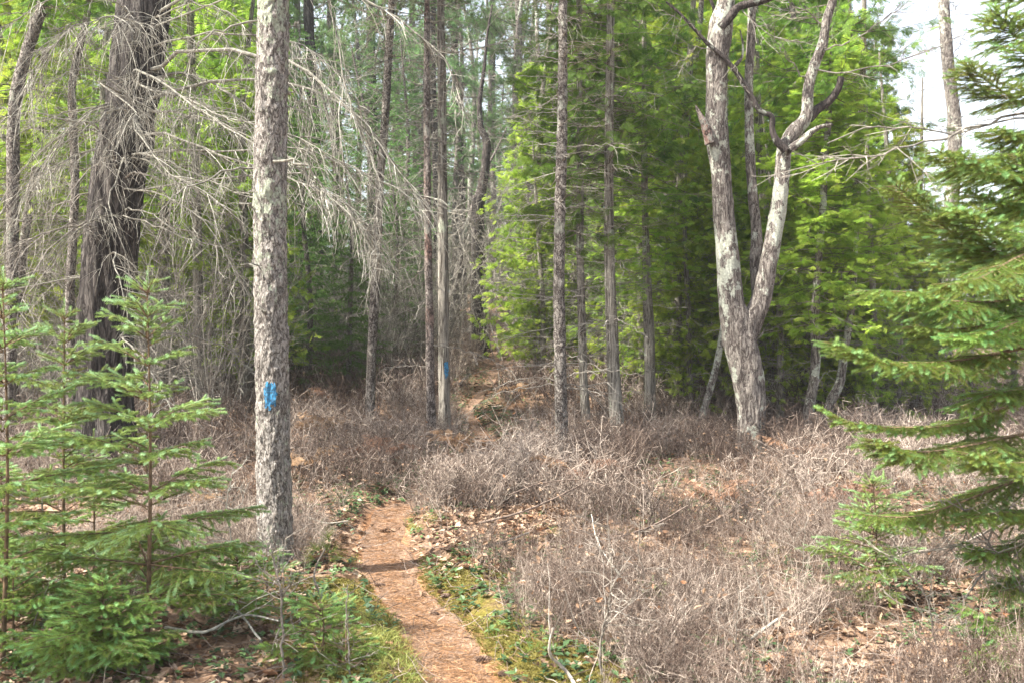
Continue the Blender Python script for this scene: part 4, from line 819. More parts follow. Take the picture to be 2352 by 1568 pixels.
# ------------------------------------------------------------------ undergrowth
def heath_plant(seed, H=.45, n=4, sub=4, tw=3, r0=.003, rmin=.0013, spread=.5):
    rg = np.random.RandomState(seed); S = []
    for k in range(n):
        a = rg.uniform(0, 6.28); t = rg.uniform(.1, spread * 1.2); h = H * rg.uniform(.6, 1.1); m = strand([rg.normal(0, .03), rg.normal(0, .03), 0], [math.cos(a) * t, math.sin(a) * t, 1], h, 5, 0, .13, rg); S.append((m, np.linspace(r0, r0 * .6, 5)))
        for q in range(sub):
            i_ = rg.randint(1, 5); b = m[i_]; d = nrm(nrm(m[i_] - m[i_ - 1]) * .7 + rg.normal(0, .6, 3) + [0, 0, .35]); l = h * rg.uniform(.25, .75); c = strand(b, d, l, 4, 0, .16, rg); S.append((c, np.linspace(r0 * .6, rmin, 4)))
            for u_ in range(tw):
                j_ = rg.randint(1, 4); d2 = nrm(nrm(c[j_] - c[j_ - 1]) * .6 + rg.normal(0, .8, 3) + [0, 0, .15]); e = strand(c[j_], d2, l * rg.uniform(.3, .7), 3, 0, .15, rg); S.append((e, np.linspace(rmin * 1.1, rmin * .8, 3)))
    return S
def tmpl_of(S, sides=3):
    b = MB(); tubes(b, S, sides); return np.concatenate(b.V), None, np.concatenate(b.Q), (np.concatenate(b.A) - .5) * .9
HN = [tmpl_of(heath_plant(100 + k)) for k in range(10)]
HM = [tmpl_of(heath_plant(200 + k, n=4, sub=4, tw=2, r0=.0038, rmin=.0021)) for k in range(8)]
HF = [tmpl_of(heath_plant(300 + k, n=4, sub=4, tw=1, r0=.0055, rmin=.0035, H=.5)) for k in range(6)]
def wedge(n, d0, d1, half=.60, rg=None, off=0.):
    rg = rg or rng; d = np.sqrt(rg.uniform(d0 ** 2, d1 ** 2, n)); u_ = rg.uniform(-half, half, n) + off; return u_ * d, d
TR = np.array([[o.location.x, o.location.y] for o in COL.objects if o.parent is None and o.type == 'EMPTY' and o.location.y < 16])
def keep_off(x, y, r=.16):
    D = np.hypot(x[:, None] - TR[None, :, 0], y[:, None] - TR[None, :, 1]).min(1); return D > r
rh = np.random.RandomState(77)
mbh = MB()
def heath(mb, tm, n, d0, d1, hs, lo=.0, half=.6):
    x, y = wedge(n, d0, d1, half, rh); pd_, sg = pdist(x, y); px_ = 1176 + x / y * F
    dens = .40 + 1.25 * n2(x, y, 1.2, 3, 3) 
    # opener litter on the right bank of the near path, moss on both sides, shade plants front left
    near = np.clip((7.6 - y) / 1.6, 0, 1); dens = dens - near * np.clip(1.0 - pd_ / .7, 0, 1) * 1.3
    dens = np.where((px_ < 1000) & (y < 6.9), dens - .75, dens); dens = np.where((px_ < 640) & (y < 5.6), dens - .6, dens)
    dens = dens + .06 * (px_ > 1250) * (y < 7)
    dens = np.where(y > 9.5, (dens + .25) * np.clip(pd_ / np.where(y > 13.5, .5, .12), 0, 1), dens * np.clip((pd_ - .10) / .3, 0, 1))
    kp = (rh.rand(n) < np.clip(dens, lo, 1)) & (pd_ > np.where(y > 9, .05, .2)) & keep_off(x, y, .12); x, y, px_ = x[kp], y[kp], px_[kp]
    pd_ = pd_[kp]
    m_ = len(x); z = g(x, y); ch = rh.randint(len(tm), size=m_)
    th = rh.uniform(0, .28, m_); az = rh.uniform(0, 6.28, m_); D = np.stack([np.sin(th) * np.cos(az), np.sin(th) * np.sin(az), np.cos(th)], -1)
    Rm = frames(D, np.array([0, 1., 0]), rh.uniform(0, 6.28, m_))
    sc__ = hs * rh.uniform(.6, 1.3, m_) * np.clip(.5 + pd_ * .9, .45, 1) * (1 + .35 * n2(x, y, .5, 2, 8))
    col = np.clip(.45 + .5 * n2(x, y, .7, 2, 4) + rh.normal(0, .32, m_), 0, 1)
    for q in range(len(tm)):
        k_ = ch == q; scatter(mb, tm[q], np.stack([x, y, z], -1)[k_], Rm[k_], sc__[k_], col[k_])
heath(mbh, HN, 7000, 4.2, 8.2, .54)
heath(mbh, HM, 7600, 8.2, 14, .74)
heath(mbh, HF, 12500, 14, 30, .8, half=.58)
nx_ = 150; x = rh.uniform(-.92, -.1, nx_); y = rh.uniform(8.8, 10.1, nx_); p_, _ = pdist(x, y); k_ = p_ > .04; x, y = x[k_], y[k_]; ch = rh.randint(8, size=len(x)); Rm = frames(np.stack([rh.normal(0, .25, len(x)), rh.normal(0, .2, len(x)), np.ones(len(x))], -1), np.array([0, 1., 0]), rh.uniform(0, 6.28, len(x)))
for q in range(8): scatter(mbh, HM[q], np.stack([x, y, g(x, y)], -1)[ch == q], Rm[ch == q], rh.uniform(.6, .85, (ch == q).sum()), rh.uniform(.4, 1, (ch == q).sum()))
for t_ in TR[TR[:, 1] < 14.5]:
    k_ = 11; a_ = rh.uniform(0, 6.28, k_); q_ = rh.uniform(.16, .42, k_); x = t_[0] + np.cos(a_) * q_; y = t_[1] + np.sin(a_) * q_; p_, _ = pdist(x, y); m2 = p_ > .1; x, y = x[m2], y[m2]; n_ = len(x)
    if n_: scatter(mbh, HN[rh.randint(10)], np.stack([x, y, g(x, y)], -1), frames(np.stack([rh.normal(0, .2, n_), rh.normal(0, .2, n_), np.ones(n_)], -1), np.array([0, 1., 0]), rh.uniform(0, 6.28, n_)), rh.uniform(.4, .75, n_), rh.uniform(.2, 1, n_))
tag(mbh.build('heath_undergrowth', M['heath']), 'dense tangle of leafless pinkish-grey dwarf shrubs covering the forest floor', 'undergrowth', kind='stuff')

def oak_leaf(seed, lobed=True):
    rg = np.random.RandomState(seed); n = 22; t = np.linspace(0, 1, n // 2)
    wv = np.sin(np.pi * t ** .85) * (.26 + (.11 * np.cos(t * 7 * np.pi) if lobed else 0)) + .02
    V = []; cu = rg.uniform(.3, 1.6); cl = rg.uniform(.1, .9); tw_ = rg.uniform(-.5, .5)
    for k, tt in enumerate(t):
        z = cu * (tt - .5) ** 2 * .45 + .02 * rg.normal(); up = wv[k] * cl
        for s_ in (-1, 0, 1): V.append([s_ * wv[k] * rg.uniform(.85, 1.1), tt - .5, z + (up * abs(s_)) + s_ * wv[k] * tw_ * (tt - .5)])
    Q = [];
    for k in range(len(t) - 1):
        for c in (0, 1): b = k * 3 + c; Q.append([b, b + 1, b + 4, b + 3])
    return np.array(V), None, np.array(Q)
OL = [oak_leaf(k, k % 3 != 2) for k in range(9)]
def lay(mb, tm, x, y, size, tilt, rg, lift=.01, col=None):
    m_ = len(x); z = g(x, y) + lift; th = np.abs(rg.normal(0, tilt, m_)); az = rg.uniform(0, 6.28, m_); D = np.stack([np.sin(th) * np.cos(az), np.sin(th) * np.sin(az), np.cos(th)], -1)
    Rm = frames(D, np.array([0, 1., 0]), rg.uniform(0, 6.28, m_)); ch = rg.randint(len(tm), size=m_); P = np.stack([x, y, z], -1); col = rg.rand(m_) if col is None else col
    for q in range(len(tm)): k_ = ch == q; scatter(mb, tm[q], P[k_], Rm[k_], size[k_], col[k_])
rl = np.random.RandomState(9); mbl = MB()
x, y = wedge(24000, 4.0, 9, .62, rl); pd_, sg = pdist(x, y); n_ = n2(x, y, 1.1, 3, 21); px_ = 1176 + x / y * F
pr = np.clip(.5 + .9 * n_, .05, 1) * np.where(pd_ < 0, .05, np.clip(pd_ * 2.2, .12, 1)) * np.where((y < 6.9) & (pd_ < .7), .10, 1)
kp = rl.rand(len(x)) < pr; x, y = x[kp], y[kp]
lay(mbl, OL, x, y, rl.uniform(.035, .105, len(x)) , .42, rl, rl.uniform(.002, .025, len(x)))
x, y = wedge(15000, 9, 24, .6, rl); pd_, sg = pdist(x, y); kp = rl.rand(len(x)) < np.clip(.6 + n2(x, y, .8, 2, 2), 0, 1) * np.where(pd_ < 0, .12, 1); x, y = x[kp], y[kp]
lay(mbl, OL, x, y, rl.uniform(.05, .11, len(x)), .45, rl, rl.uniform(.01, .10, len(x)))
x, y = wedge(16000, 4.6, 15, .6, rl); pd_, sg = pdist(x, y); k_ = (pd_ > .12) & (rl.rand(len(x)) < np.clip(.35 + 1.1 * n2(x, y, 1.3, 2, 31), 0, 1)) & ((x / y * F > -150) | (y > 7)); x, y = x[k_], y[k_]   # leaves caught in the shrubs
lay(mbl, OL, x, y, rl.uniform(.018, .05, len(x)), 1.2, rl, rl.uniform(.03, .34, len(x)), np.clip(rl.rand(len(x)) * .5 + .1 + .45 * (rl.rand(len(x)) > .75), 0, 1))
for t_, r_ in [(loc_, .14) for loc_ in TR if loc_[1] < 13.5]:   # leaves drifted against the trunk feet
    a_ = rl.uniform(0, 6.28, 70); q_ = .10 + np.abs(rl.normal(0, .16, 70)); x = t_[0] + np.cos(a_) * q_; y = t_[1] + np.sin(a_) * q_; lay(mbl, OL, x, y, rl.uniform(.04, .11, 70), .6, rl, rl.uniform(.005, .06, 70))
tag(mbl.build('leaf_litter', M['litter']), 'fallen tan oak leaves lying over the forest floor', 'leaf litter', kind='stuff')

def ground_plant(seed):
    rg = np.random.RandomState(seed); V = []; Q = []
    for k in range(rg.randint(3, 7)):
        a = rg.uniform(0, 6.28); r_ = rg.uniform(.01, .035); h = rg.uniform(.02, .06); c = np.array([math.cos(a) * r_, math.sin(a) * r_, h]); L = rg.uniform(.014, .028); t = np.array([math.cos(a), math.sin(a), rg.uniform(-.4, .5)]); t = nrm(t); s_ = nrm(np.cross(t, [0, 0, 1])); b = len(V)
        up = np.cross(s_, t) * .2
        V += [c - t * L, c - s_ * L * .62 + up * L, c + s_ * L * .62 + up * L, c + t * L * 1.1, c]; Q += [[b, b + 2, b + 3, b + 4], [b, b + 4, b + 3, b + 1]]
    return np.array(V), None, np.array(Q)
GP = [ground_plant(k) for k in range(7)]
mbg = MB(); x, y = wedge(15000, 4.0, 13, .62, rl); pd_, sg = pdist(x, y); px_ = 1176 + x / y * F
pr = np.clip(.15 + .22 * (px_ > 1080) + 1.3 * n2(x, y, 1.0, 3, 55), .02, 1) + .5 * np.exp(-((pd_ - .3) / .25) ** 2) * (n2(x, y, 1.4, 2, 12) > 0) + np.where((px_ < 760) & (y < 6.6), .5, 0)
kp = (rl.rand(len(x)) < pr) & (pd_ > .03); x, y = x[kp], y[kp]; lay(mbg, GP, x, y, rl.uniform(.55, 1.15, len(x)), .3, rl, 0.)
for cx, cy in [ray(1110, 925)[:2], ray(1118, 950)[:2], ray(1095, 868)[:2], ray(1115, 965)[:2], ray(870, 1130)[:2], ray(900, 1120)[:2]]:
    xx, yy = cx + rl.normal(0, .4, 260), cy + rl.normal(0, .8, 260); p_, _ = pdist(xx, yy); k_ = p_ > .0; lay(mbg, GP, xx[k_], yy[k_], rl.uniform(.7, 1.1, k_.sum()), .3, rl, .0)
tag(mbg.build('ground_cover', M['groundleaf']), 'small round evergreen leaves creeping among the litter', 'ground cover', kind='stuff')

# fallen pine needles on the path, moss and grass beside it
mbn = MB(); n = 9000; k = rl.randint(0, 500, n); k = (rl.rand(n) ** 1.4 * 330).astype(int); P = PATH[k]; off = rl.normal(0, .55, n) * PW[k] * 1.3; x = P[:, 0] + off; y = P[:, 1] + rl.normal(0, .05, n)
kp = (y > 4.2) & (y < 14); x, y = x[kp], y[kp]; m_ = len(x)
nd_t = tmpl_of([(np.array([[0, 0, -.5], [.03, 0, 0], [0, 0, .5]]), np.array([.008, .009, .004]))])
az = rl.uniform(0, 6.28, m_); D = np.stack([np.cos(az), np.sin(az), rl.normal(0, .12, m_)], -1)
scatter(mbn, nd_t, np.stack([x, y, g(x, y) + .013 + rl.rand(m_) * .006], -1), frames(D, roll=rl.uniform(0, 6, m_)), np.stack([np.full(m_, .13)] * 2 + [rl.uniform(.05, .11, m_)], -1), rl.rand(m_))
tag(mbn.build('needle_litter', M['needle']), 'loose orange pine needles strewn along the footpath', 'pine needles', kind='stuff')
mbt = MB(); x, y = wedge(9000, 4.1, 12, .6, rl); p_, _ = pdist(x, y); k_ = rl.rand(len(x)) < np.where(p_ < 0, .18, .8); x, y = x[k_], y[k_]; m_ = len(x); az = rl.uniform(0, 6.28, m_); D = np.stack([np.cos(az), np.sin(az), rl.normal(0, .2, m_)], -1)
tw_t = [tmpl_of([(strand([0, 0, -.5], [rq_.normal(0, .1), rq_.normal(0, .1), 1], 1., 5, 0, .22, rq_), np.linspace(.016, .007, 5))]) for rq_ in [np.random.RandomState(k) for k in range(5)]]
ch = rl.randint(5, size=m_); L_ = rl.uniform(.05, .32, m_); Rm = frames(D, roll=rl.uniform(0, 6, m_)); P_ = np.stack([x, y, g(x, y) + .014 + rl.rand(m_) * .03], -1)
for q in range(5): scatter(mbt, tw_t[q], P_[ch == q], Rm[ch == q], np.stack([np.full(m_, .16)] * 2 + [L_], -1)[ch == q], rl.rand((ch == q).sum()))
tag(mbt.build('twig_litter', M['heath']), 'broken bits of dead twig scattered on the ground', 'twig litter', kind='stuff')
def tuft(seed, n, h, w_, sp):
    rg = np.random.RandomState(seed); V = []; T = []
    for k in range(n):
        a = rg.uniform(0, 6.28); d = np.array([math.cos(a) * sp, math.sin(a) * sp, 1]); l = h * rg.uniform(.5, 1.1); p = np.array([rg.normal(0, h * .25), rg.normal(0, h * .25), 0]); s_ = nrm(np.cross(d, rg.normal(0, 1, 3))) * w_ / 2
        m = p + nrm(d) * l * .55; e = m + nrm(d + np.array([d[0], d[1], -.5])) * l * .5; b = len(V); V += [p - s_, p + s_, m + s_ * .8, e, m - s_ * .8]; T += [[b, b + 1, b + 2], [b, b + 2, b + 4], [b + 4, b + 2, b + 3]]
    return np.array(V), np.array(T), None
MT = [tuft(k, 14, .022, .004, .9) for k in range(4)]; GT = [tuft(50 + k, 22, .09, .0028, .8) for k in range(4)]
mbm = MB(); x, y = wedge(60000, 4.2, 8.0, .35, rl); pd_, sg = pdist(x, y); pr = np.clip(1.2 - pd_ / .7, 0, 1) * (n2(x, y, 1.3, 2, 9) > -.3) * np.clip((7.8 - y), 0, 1); kp = (pd_ > -.01) & (rl.rand(len(x)) < pr); x, y = x[kp], y[kp]
lay(mbm, MT, x, y, rl.uniform(.6, 1.4, len(x)), .3, rl, -.002); tag(mbm.build('moss', M['mossm']), 'golden green moss on the banks of the near footpath', 'moss', kind='stuff')
mbm = MB(); x = []; y = []
for px0, py0, n_, sp in [(940, 1470, 40, .16), (960, 1530, 34, .14), (900, 1440, 30, .2), (930, 1200, 26, .1), (1150, 1500, 16, .15), (860, 1500, 24, .2), (1240, 1420, 24, .3), (820, 1400, 20, .2), (1500, 1350, 12, .2), (770, 1540, 20, .2), (1300, 1250, 20, .5), (1500, 1200, 20, .6), (1700, 1300, 20, .8)]:
    c = ray(px0, py0); x += list(c[0] + rl.normal(0, sp, n_)); y += list(c[1] + rl.normal(0, sp, n_))
x = np.array(x); y = np.array(y); p_, _ = pdist(x, y); x, y = x[p_ > .02], y[p_ > .02]; lay(mbm, GT, x, y, rl.uniform(.5, 1.3, len(x)), .25, rl, 0.); tag(mbm.build('grass', M['grassm']), 'thin yellow-green grass tufts beside the footpath', 'grass', kind='stuff')

# ---- pine cones
def cone_mesh():
    mb = MB(); V = []; Q = []
    sc_v = np.array([[-.009, 0, 0], [.009, 0, 0], [.011, 0, .016], [0, .002, .023], [-.011, 0, .016], [-.007, -.004, .002], [.007, -.004, .002], [.009, -.004, .016], [0, -.003, .021], [-.009, -.004, .016]])
    T = np.array([[0, 1, 2], [0, 2, 4], [4, 2, 3], [6, 5, 7], [7, 5, 9], [7, 9, 8], [2, 7, 8], [2, 8, 3], [4, 3, 8], [4, 8, 9], [1, 6, 7], [1, 7, 2], [0, 4, 9], [0, 9, 5]])
    k = np.arange(64); t = k / 63.; a = k * 2.399; x_ = (t - .5) * .12; r_ = .006 + .006 * np.sin(np.pi * np.clip(t * .9 + .1, 0, 1))
    P = np.stack([x_, np.cos(a) * r_, np.sin(a) * r_], -1); D = np.stack([np.full(64, .55), np.cos(a), np.sin(a)], -1)
    scatter(mb, (sc_v, T, None), P, frames(D, np.array([1., 0, 0])), .45 + .65 * np.sin(np.pi * (t * .8 + .12)), np.random.RandomState(1).rand(64))
    core = np.linspace(-.055, .06, 8); tubes(mb, [(np.stack([core, core * 0, core * 0], -1), .008 * np.sin(np.linspace(.4, 2.9, 8)))], 8)
    return mb.mesh('pine_cone', M['cone'])
cm = cone_mesh()
for (px_, py_), rz, s_, lb in [((871, 1325), .3, 1., 'dark open pine cone in the dip of the path, farthest of the cones'), ((1024, 1359), .5, .95, 'open pine cone at the right edge of the path where litter leaves begin'), ((1096, 1361), 1.1, .95, 'open pine cone among litter leaves well right of the path'), ((999, 1388), 2.6, .8, 'small pine cone lying in the middle of the shaded path bend'), ((1110, 1491), .2, 1.15, 'large pine cone on the near path by its right mossy edge'), ((1159, 1532), .1, .9, 'reddish pine cone half sunk in golden moss, nearest of the cones')]:
    p = gpt(px_, py_); o = bpy.data.objects.new('pine_cone', cm); COL.objects.link(o); o.location = p + [0, 0, .016]; o.rotation_euler = (rz * 3, .08, rz); o.scale = (s_ * .62,) * 3; tag(o, lb, 'pine cone', 'pine cones on the path')

# ---- fallen sticks and logs
def stick(name, label, px, r0, r1, m='deadwood', h0=.03, h1=.05, tw=0, seed=0, cat='fallen branch', sides=8):
    rg = np.random.RandomState(seed + 500); n = len(px); P = []
    for k, q in enumerate(px):
        h = h0 + (h1 - h0) * k / max(1, n - 1); p = ray(q[0], q[1], lambda a, b: gbase(a, b) + h); P.append([p[0], p[1], max(float(g(p[0], p[1])) + min(h, .02), EYE - (q[1] - 784) / F * p[1])])
    P = np.array(P); N = max(10, 4 * n); C_ = spline(P, N); C_[1:-1] += rg.normal(0, r0 * .14, C_[1:-1].shape); o0 = C_[0].copy(); mb = MB()
    rr_ = np.linspace(r0, r1, N); tubes(mb, [(C_ - o0, rr_)], sides, rnd=.45 if m == 'heath' else .6); 
    mb.add([C_[0] - o0 - (C_[1] - C_[0]) * .05]); b0 = mb.n - 1; mb.T.append(np.array([[b0, (k + 1) % sides, k] for k in range(sides)]))
    S = []
    for q in range(tw):
        k = rg.randint(N // 5, N - 1); d = nrm(nrm(C_[k + 1] - C_[k]) + rg.normal(0, .7, 3) + [0, 0, .35]); S.append((strand(C_[k] - o0, d, rg.uniform(.1, .45), 5, .1, .15, rg), np.linspace(min(r0 * .4, .005), .0018, 5)))
    if S: tubes(mb, S, 3)
    o = mb.build(name, M[m], smooth=True, loc=o0); return tag(o, label, cat)
stick('fallen_log', 'short peeled yellow-white log lying just left of the front blazed trunk foot', [(585, 1262), (540, 1246), (480, 1238), (440, 1232)], .036, .026, 'white_stick', .05, .06, 0, 1, 'log', 12)
stick('fallen_stick', 'long curved whitish stick with forked thin top lying in the right-hand shrubs', [(1535, 1408), (1480, 1372), (1440, 1335), (1400, 1290), (1370, 1235), (1358, 1180)], .011, .003, 'deadwood', .06, .34, 2, 2)
stick('fallen_stick', 'short pale stick running beside the long whitish one, left of it', [(1290, 1285), (1318, 1312), (1350, 1345)], .014, .009, 'deadwood', .10, .06, 1, 3)
stick('fallen_branch', 'long brown fallen branch slanting up to the right behind the curved whitish stick', [(1275, 1262), (1340, 1248), (1420, 1232), (1500, 1205), (1580, 1160)], .012, .005, 'heath', .10, .26, 4, 4)
stick('fallen_branch', 'long dark fallen branch rising right through the shrubs above the path bend', [(1100, 1200), (1180, 1180), (1260, 1150), (1340, 1110), (1420, 1075)], .011, .005, 'heath', .12, .3, 5, 5)
stick('fallen_stick', 'thin straight brown stick on the litter right of the path, pointing up right', [(1120, 1255), (1165, 1240), (1215, 1222)], .011, .007, 'heath_dark', .04, .06, 0, 6)
stick('fallen_stick', 'broken pale stick low at right among leaves below the thin shrubs', [(1718, 1470), (1760, 1440), (1800, 1412)], .010, .007, 'deadwood', .04, .14, 1, 7)
stick('fallen_branch', 'long pinkish fallen branch crossing the shrub field under the oak, at right', [(1560, 1235), (1640, 1195), (1720, 1150), (1790, 1100)], .011, .005, 'heath', .1, .26, 4, 8)
stick('leaning_stick', 'pale straight stick leaning right between the small spruces and front trunk', [(530, 1195), (508, 1150), (488, 1110)], .014, .010, 'white_stick', .06, .35, 0, 9)
stick('fallen_branch', 'bare grey branch slanting down right below the long pointing spruce twigs at left', [(430, 1330), (480, 1362), (530, 1385), (600, 1470)], .013, .005, 'deadwood', .22, .1, 5, 10)
stick('fallen_stick', 'grey stick crossing the shaded ground at lower left toward the leafless sapling', [(380, 1440), (470, 1450), (560, 1412), (640, 1425)], .009, .004, 'deadwood', .12, .2, 3, 11)
stick('fallen_stick', 'dark stick lying at the very bottom left beside the bushy low spruce', [(20, 1470), (80, 1440), (140, 1405)], .012, .006, 'heath_dark', .1, .2, 3, 12)
stick('fallen_branch', 'pale crooked dead branch standing out of the moss at bottom centre', [(1330, 1600), (1300, 1540), (1268, 1510), (1262, 1480), (1270, 1440)], .009, .005, 'white_stick', .02, .32, 2, 13)
stick('fallen_branch', 'bleached branch tangled in shrubs beyond the path, right of the slim pair', [(1170, 1135), (1240, 1110), (1330, 1100), (1390, 1115)], .007, .003, 'heath', .3, .35, 5, 14)
stick('fallen_stick', 'thin pale twig lying on shrubs left of the path below the front trunk', [(700, 1185), (750, 1200), (800, 1195)], .008, .004, 'deadwood', .12, .16, 2, 15)
stick('fallen_branch', 'long thin branch lying level in the far right shrubs under the spruce boughs', [(2000, 1300), (2090, 1270), (2200, 1250), (2330, 1190)], .012, .005, 'heath_dark', .15, .35, 5, 16)

# ---- leafless saplings
def sapling(name, label, px, d, r0, nb, ln, seed, m='heath_dark', up=.5, cat='leafless sapling', lo=.25, ln2=.5):
    rg = np.random.RandomState(seed + 900); P = [at(x, y, d) for x, y in px]; b = P[0].copy(); gz = float(g(b[0], b[1])); b[2] = gz - .03
    if P[0][2] > gz: P.insert(0, b)
    else: P[0] = b
    o0 = np.array([b[0], b[1], gz]); C_ = spline(P, 26); C_[2:] += rg.normal(0, .003, C_[2:].shape); root = thing(name, o0, label, cat); mb = MB()
    tubes(mb, [(C_ - o0, np.linspace(r0, .0022, 26))], 8); mb.build('trunk', M[m], root, smooth=True); S = []
    for k in range(nb):
        i_ = rg.randint(int(26 * lo), 25); a = rg.uniform(0, 6.28); dd = nrm(np.array([math.cos(a), math.sin(a), up * rg.uniform(.3, 1.6)])); l = ln * rg.uniform(.4, 1.1) * (1.15 - .6 * i_ / 26); s_ = strand(C_[i_] - o0, dd, l, 6, -.25, .17, rg); S.append((s_, np.linspace(r0 * .42, .0014, 6)))
        for q in range(int(3 + l * 10)):
            j_ = rg.randint(1, 6); d2 = nrm(nrm(s_[j_] - s_[j_ - 1]) + rg.normal(0, .6, 3)); e = strand(s_[j_], d2, l * rg.uniform(.2, ln2), 4, -.2, .2, rg); S.append((e, np.linspace(.0017, .001, 4)))
    mb = MB(); tubes(mb, S, 3); mb.build('crown', M[m], root); return root
sapling('bare_sapling', 'leafless twiggy sapling standing in front of the blazed trunk foot', [(652, 1640), (650, 1500), (648, 1400), (640, 1330), (622, 1270), (600, 1225)], 4.75, .0075, 26, .30, 1)
sapling('bare_sapling', 'pair-stemmed thin dark sapling right of the small spruce seedling at bottom', [(800, 1640), (803, 1540), (800, 1460), (795, 1400), (800, 1340)], 4.7, .005, 10, .18, 2)
sapling('bare_sapling', 'tall thin grey sapling with open twigs at bottom centre-right', [(1383, 1640), (1378, 1500), (1385, 1440), (1400, 1380), (1404, 1320), (1395, 1180)], 4.7, .007, 24, .34, 3)
sapling('bare_sapling', 'crooked dark sapling rising right of the tall grey one among leaves', [(1500, 1480), (1495, 1400), (1482, 1330), (1468, 1270), (1470, 1200)], 5.6, .006, 16, .3, 4)
sapling('bare_sapling', 'arching black-barked sapling at the right edge by the spruce', [(2420, 1560), (2400, 1440), (2350, 1330), (2290, 1270), (2240, 1200), (2200, 1150)], 5.0, .010, 26, .45, 5)
sapling('bare_sapling', 'dark twisted sapling below the lowest spruce bough at lower right', [(2180, 1600), (2150, 1480), (2130, 1380), (2080, 1300), (2040, 1220)], 5.1, .006, 26, .4, 6)
sapling('bare_sapling', 'thin upright sapling in the middle of the shrub field below the oak', [(1860, 1480), (1850, 1400), (1845, 1300), (1850, 1200)], 6.2, .005, 20, .32, 7)
sapling('bare_sapling', 'slight leafless sapling at bottom right-centre beneath the broken pale stick', [(1690, 1640), (1700, 1540), (1690, 1440), (1700, 1350)], 4.8, .005, 20, .25, 8)
sapling('bare_sapling', 'fine dead sapling among the small spruces at far left', [(100, 1420), (110, 1300), (100, 1180), (90, 1080)], 5.6, .007, 30, .35, 9, 'deadwood', .1)
sapling('bare_sapling', 'thin sapling with bleached twigs between the spruces and the front trunk', [(520, 1330), (530, 1250), (522, 1150), (540, 1060)], 6.4, .006, 22, .4, 10, 'deadwood', .3)
# the pine seedling with long soft needles by the path
pr_ = thing('pine_seedling', gpt(742, 1420), 'small pine seedling with a tuft of long soft needles, left of the path', 'pine seedling'); o0 = np.array(pr_.location); dS = o0[1]
C_ = spline([o0, at(738, 1370, dS), at(722, 1330, dS - .02), at(728, 1295, dS), at(750, 1255, dS)], 20); mb = MB(); tubes(mb, [(C_ - o0, np.linspace(.008, .004, 20))], 8); mb.build('trunk', M['heath_dark'], pr_, smooth=True)
mb = MB(); rq = np.random.RandomState(3); P_ = [C_[-1] - o0, C_[-2] - o0 + [.05, 0, .0], C_[-2] - o0 + [-.05, .02, .01], C_[-3] - o0 + [.07, -.04, -.02], C_[-1] - o0 + [.01, 0, .06], C_[-3] - o0 + [-.06, -.03, -.01]]
add_sprays(mb, TUFT_N, P_, [[0, 0, 1], [.8, 0, .6], [-.8, .2, .7], [.7, -.5, .3], [0, 0, 1], [-.7, -.4, .4]], [1.15] * 6, rq); mb.build('needles', M['grassm'], pr_)

# ---- dry ferns
def fern_mesh(seed, n=5):
    rg = np.random.RandomState(seed); mb = MB(); S = []; P = []; D = []; Z = []
    for k in range(n):
        a = rg.uniform(0, 6.28); L = rg.uniform(.3, .5); c = strand([0, 0, 0], [math.cos(a), math.sin(a), 1.2], L, 9, 1.5, .08, rg); S.append((c, np.linspace(.003, .0012, 9)))
        for i_ in range(2, 9):
            t = nrm(c[i_] - c[i_ - 1]); h = nrm(np.cross(t, [0, 0, 1]))
            for s_ in (-1, 1): P.append(c[i_]); D.append(nrm(t * .4 + h * s_ + rg.normal(0, .3, 3) + [0, 0, -.35])); Z.append(.13 * (1 - i_ / 10) + .05)
    tubes(mb, S, 3); add_sprays(mb, CS, P, D, Z, rg, roll=rg.uniform(-1.2, 1.2, len(P))); return mb.mesh('dry_fern', M['fern'])
FM = [fern_mesh(k) for k in range(4)]
FL = [(1075, 1035, 1.1, 'curled orange dry fern at the shrub tops below the slim pair'), (700, 1090, 1., 'orange dry fern in shrubs just right of the front blazed trunk'), (470, 1180, .8, 'pale tan dry fern between the small spruces and the fallen log'), (735, 1000, 1., 'brown dry fern on the shaded slope left of the slim pair'), (760, 920, .8, 'brown dry fern high on the slope left of the crooked slim trunk'), (1190, 905, .75, 'orange dry fern left of the scaly grey-brown trunk foot'), (1170, 950, .7, 'dull orange dry fern on the bank right of the path bend'), (1320, 1120, 1.1, 'peach dry fern in the bright shrubs below the scaly trunk'), (1290, 1110, 1., 'sunlit dry fern cluster right of the pale green moss spot'), (1560, 870, 1.2, 'orange dry fern behind the dark brown cedar trunk'), (1830, 1060, 1., 'peach-coloured dry fern in front of the leaning cedar pair'), (1640, 1170, .9, 'dry fern in the middle of the shrub field under the oak'), (1960, 1180, 1., 'dry fern in the shrubs left of the small right-hand spruce'), (880, 1060, 1., 'dry fern in shrubs above the sunlit stretch of path')]
for k, (px_, py_, s_, lb) in enumerate(FL):
    p = gpt(px_, py_ + 25); o = bpy.data.objects.new('dry_fern', FM[k % 4]); COL.objects.link(o); o.location = p + [0, 0, .20]; o.rotation_euler = (0, 0, k * 1.7); o.scale = (s_,) * 3; tag(o, lb, 'fern', 'dry ferns among the shrubs')

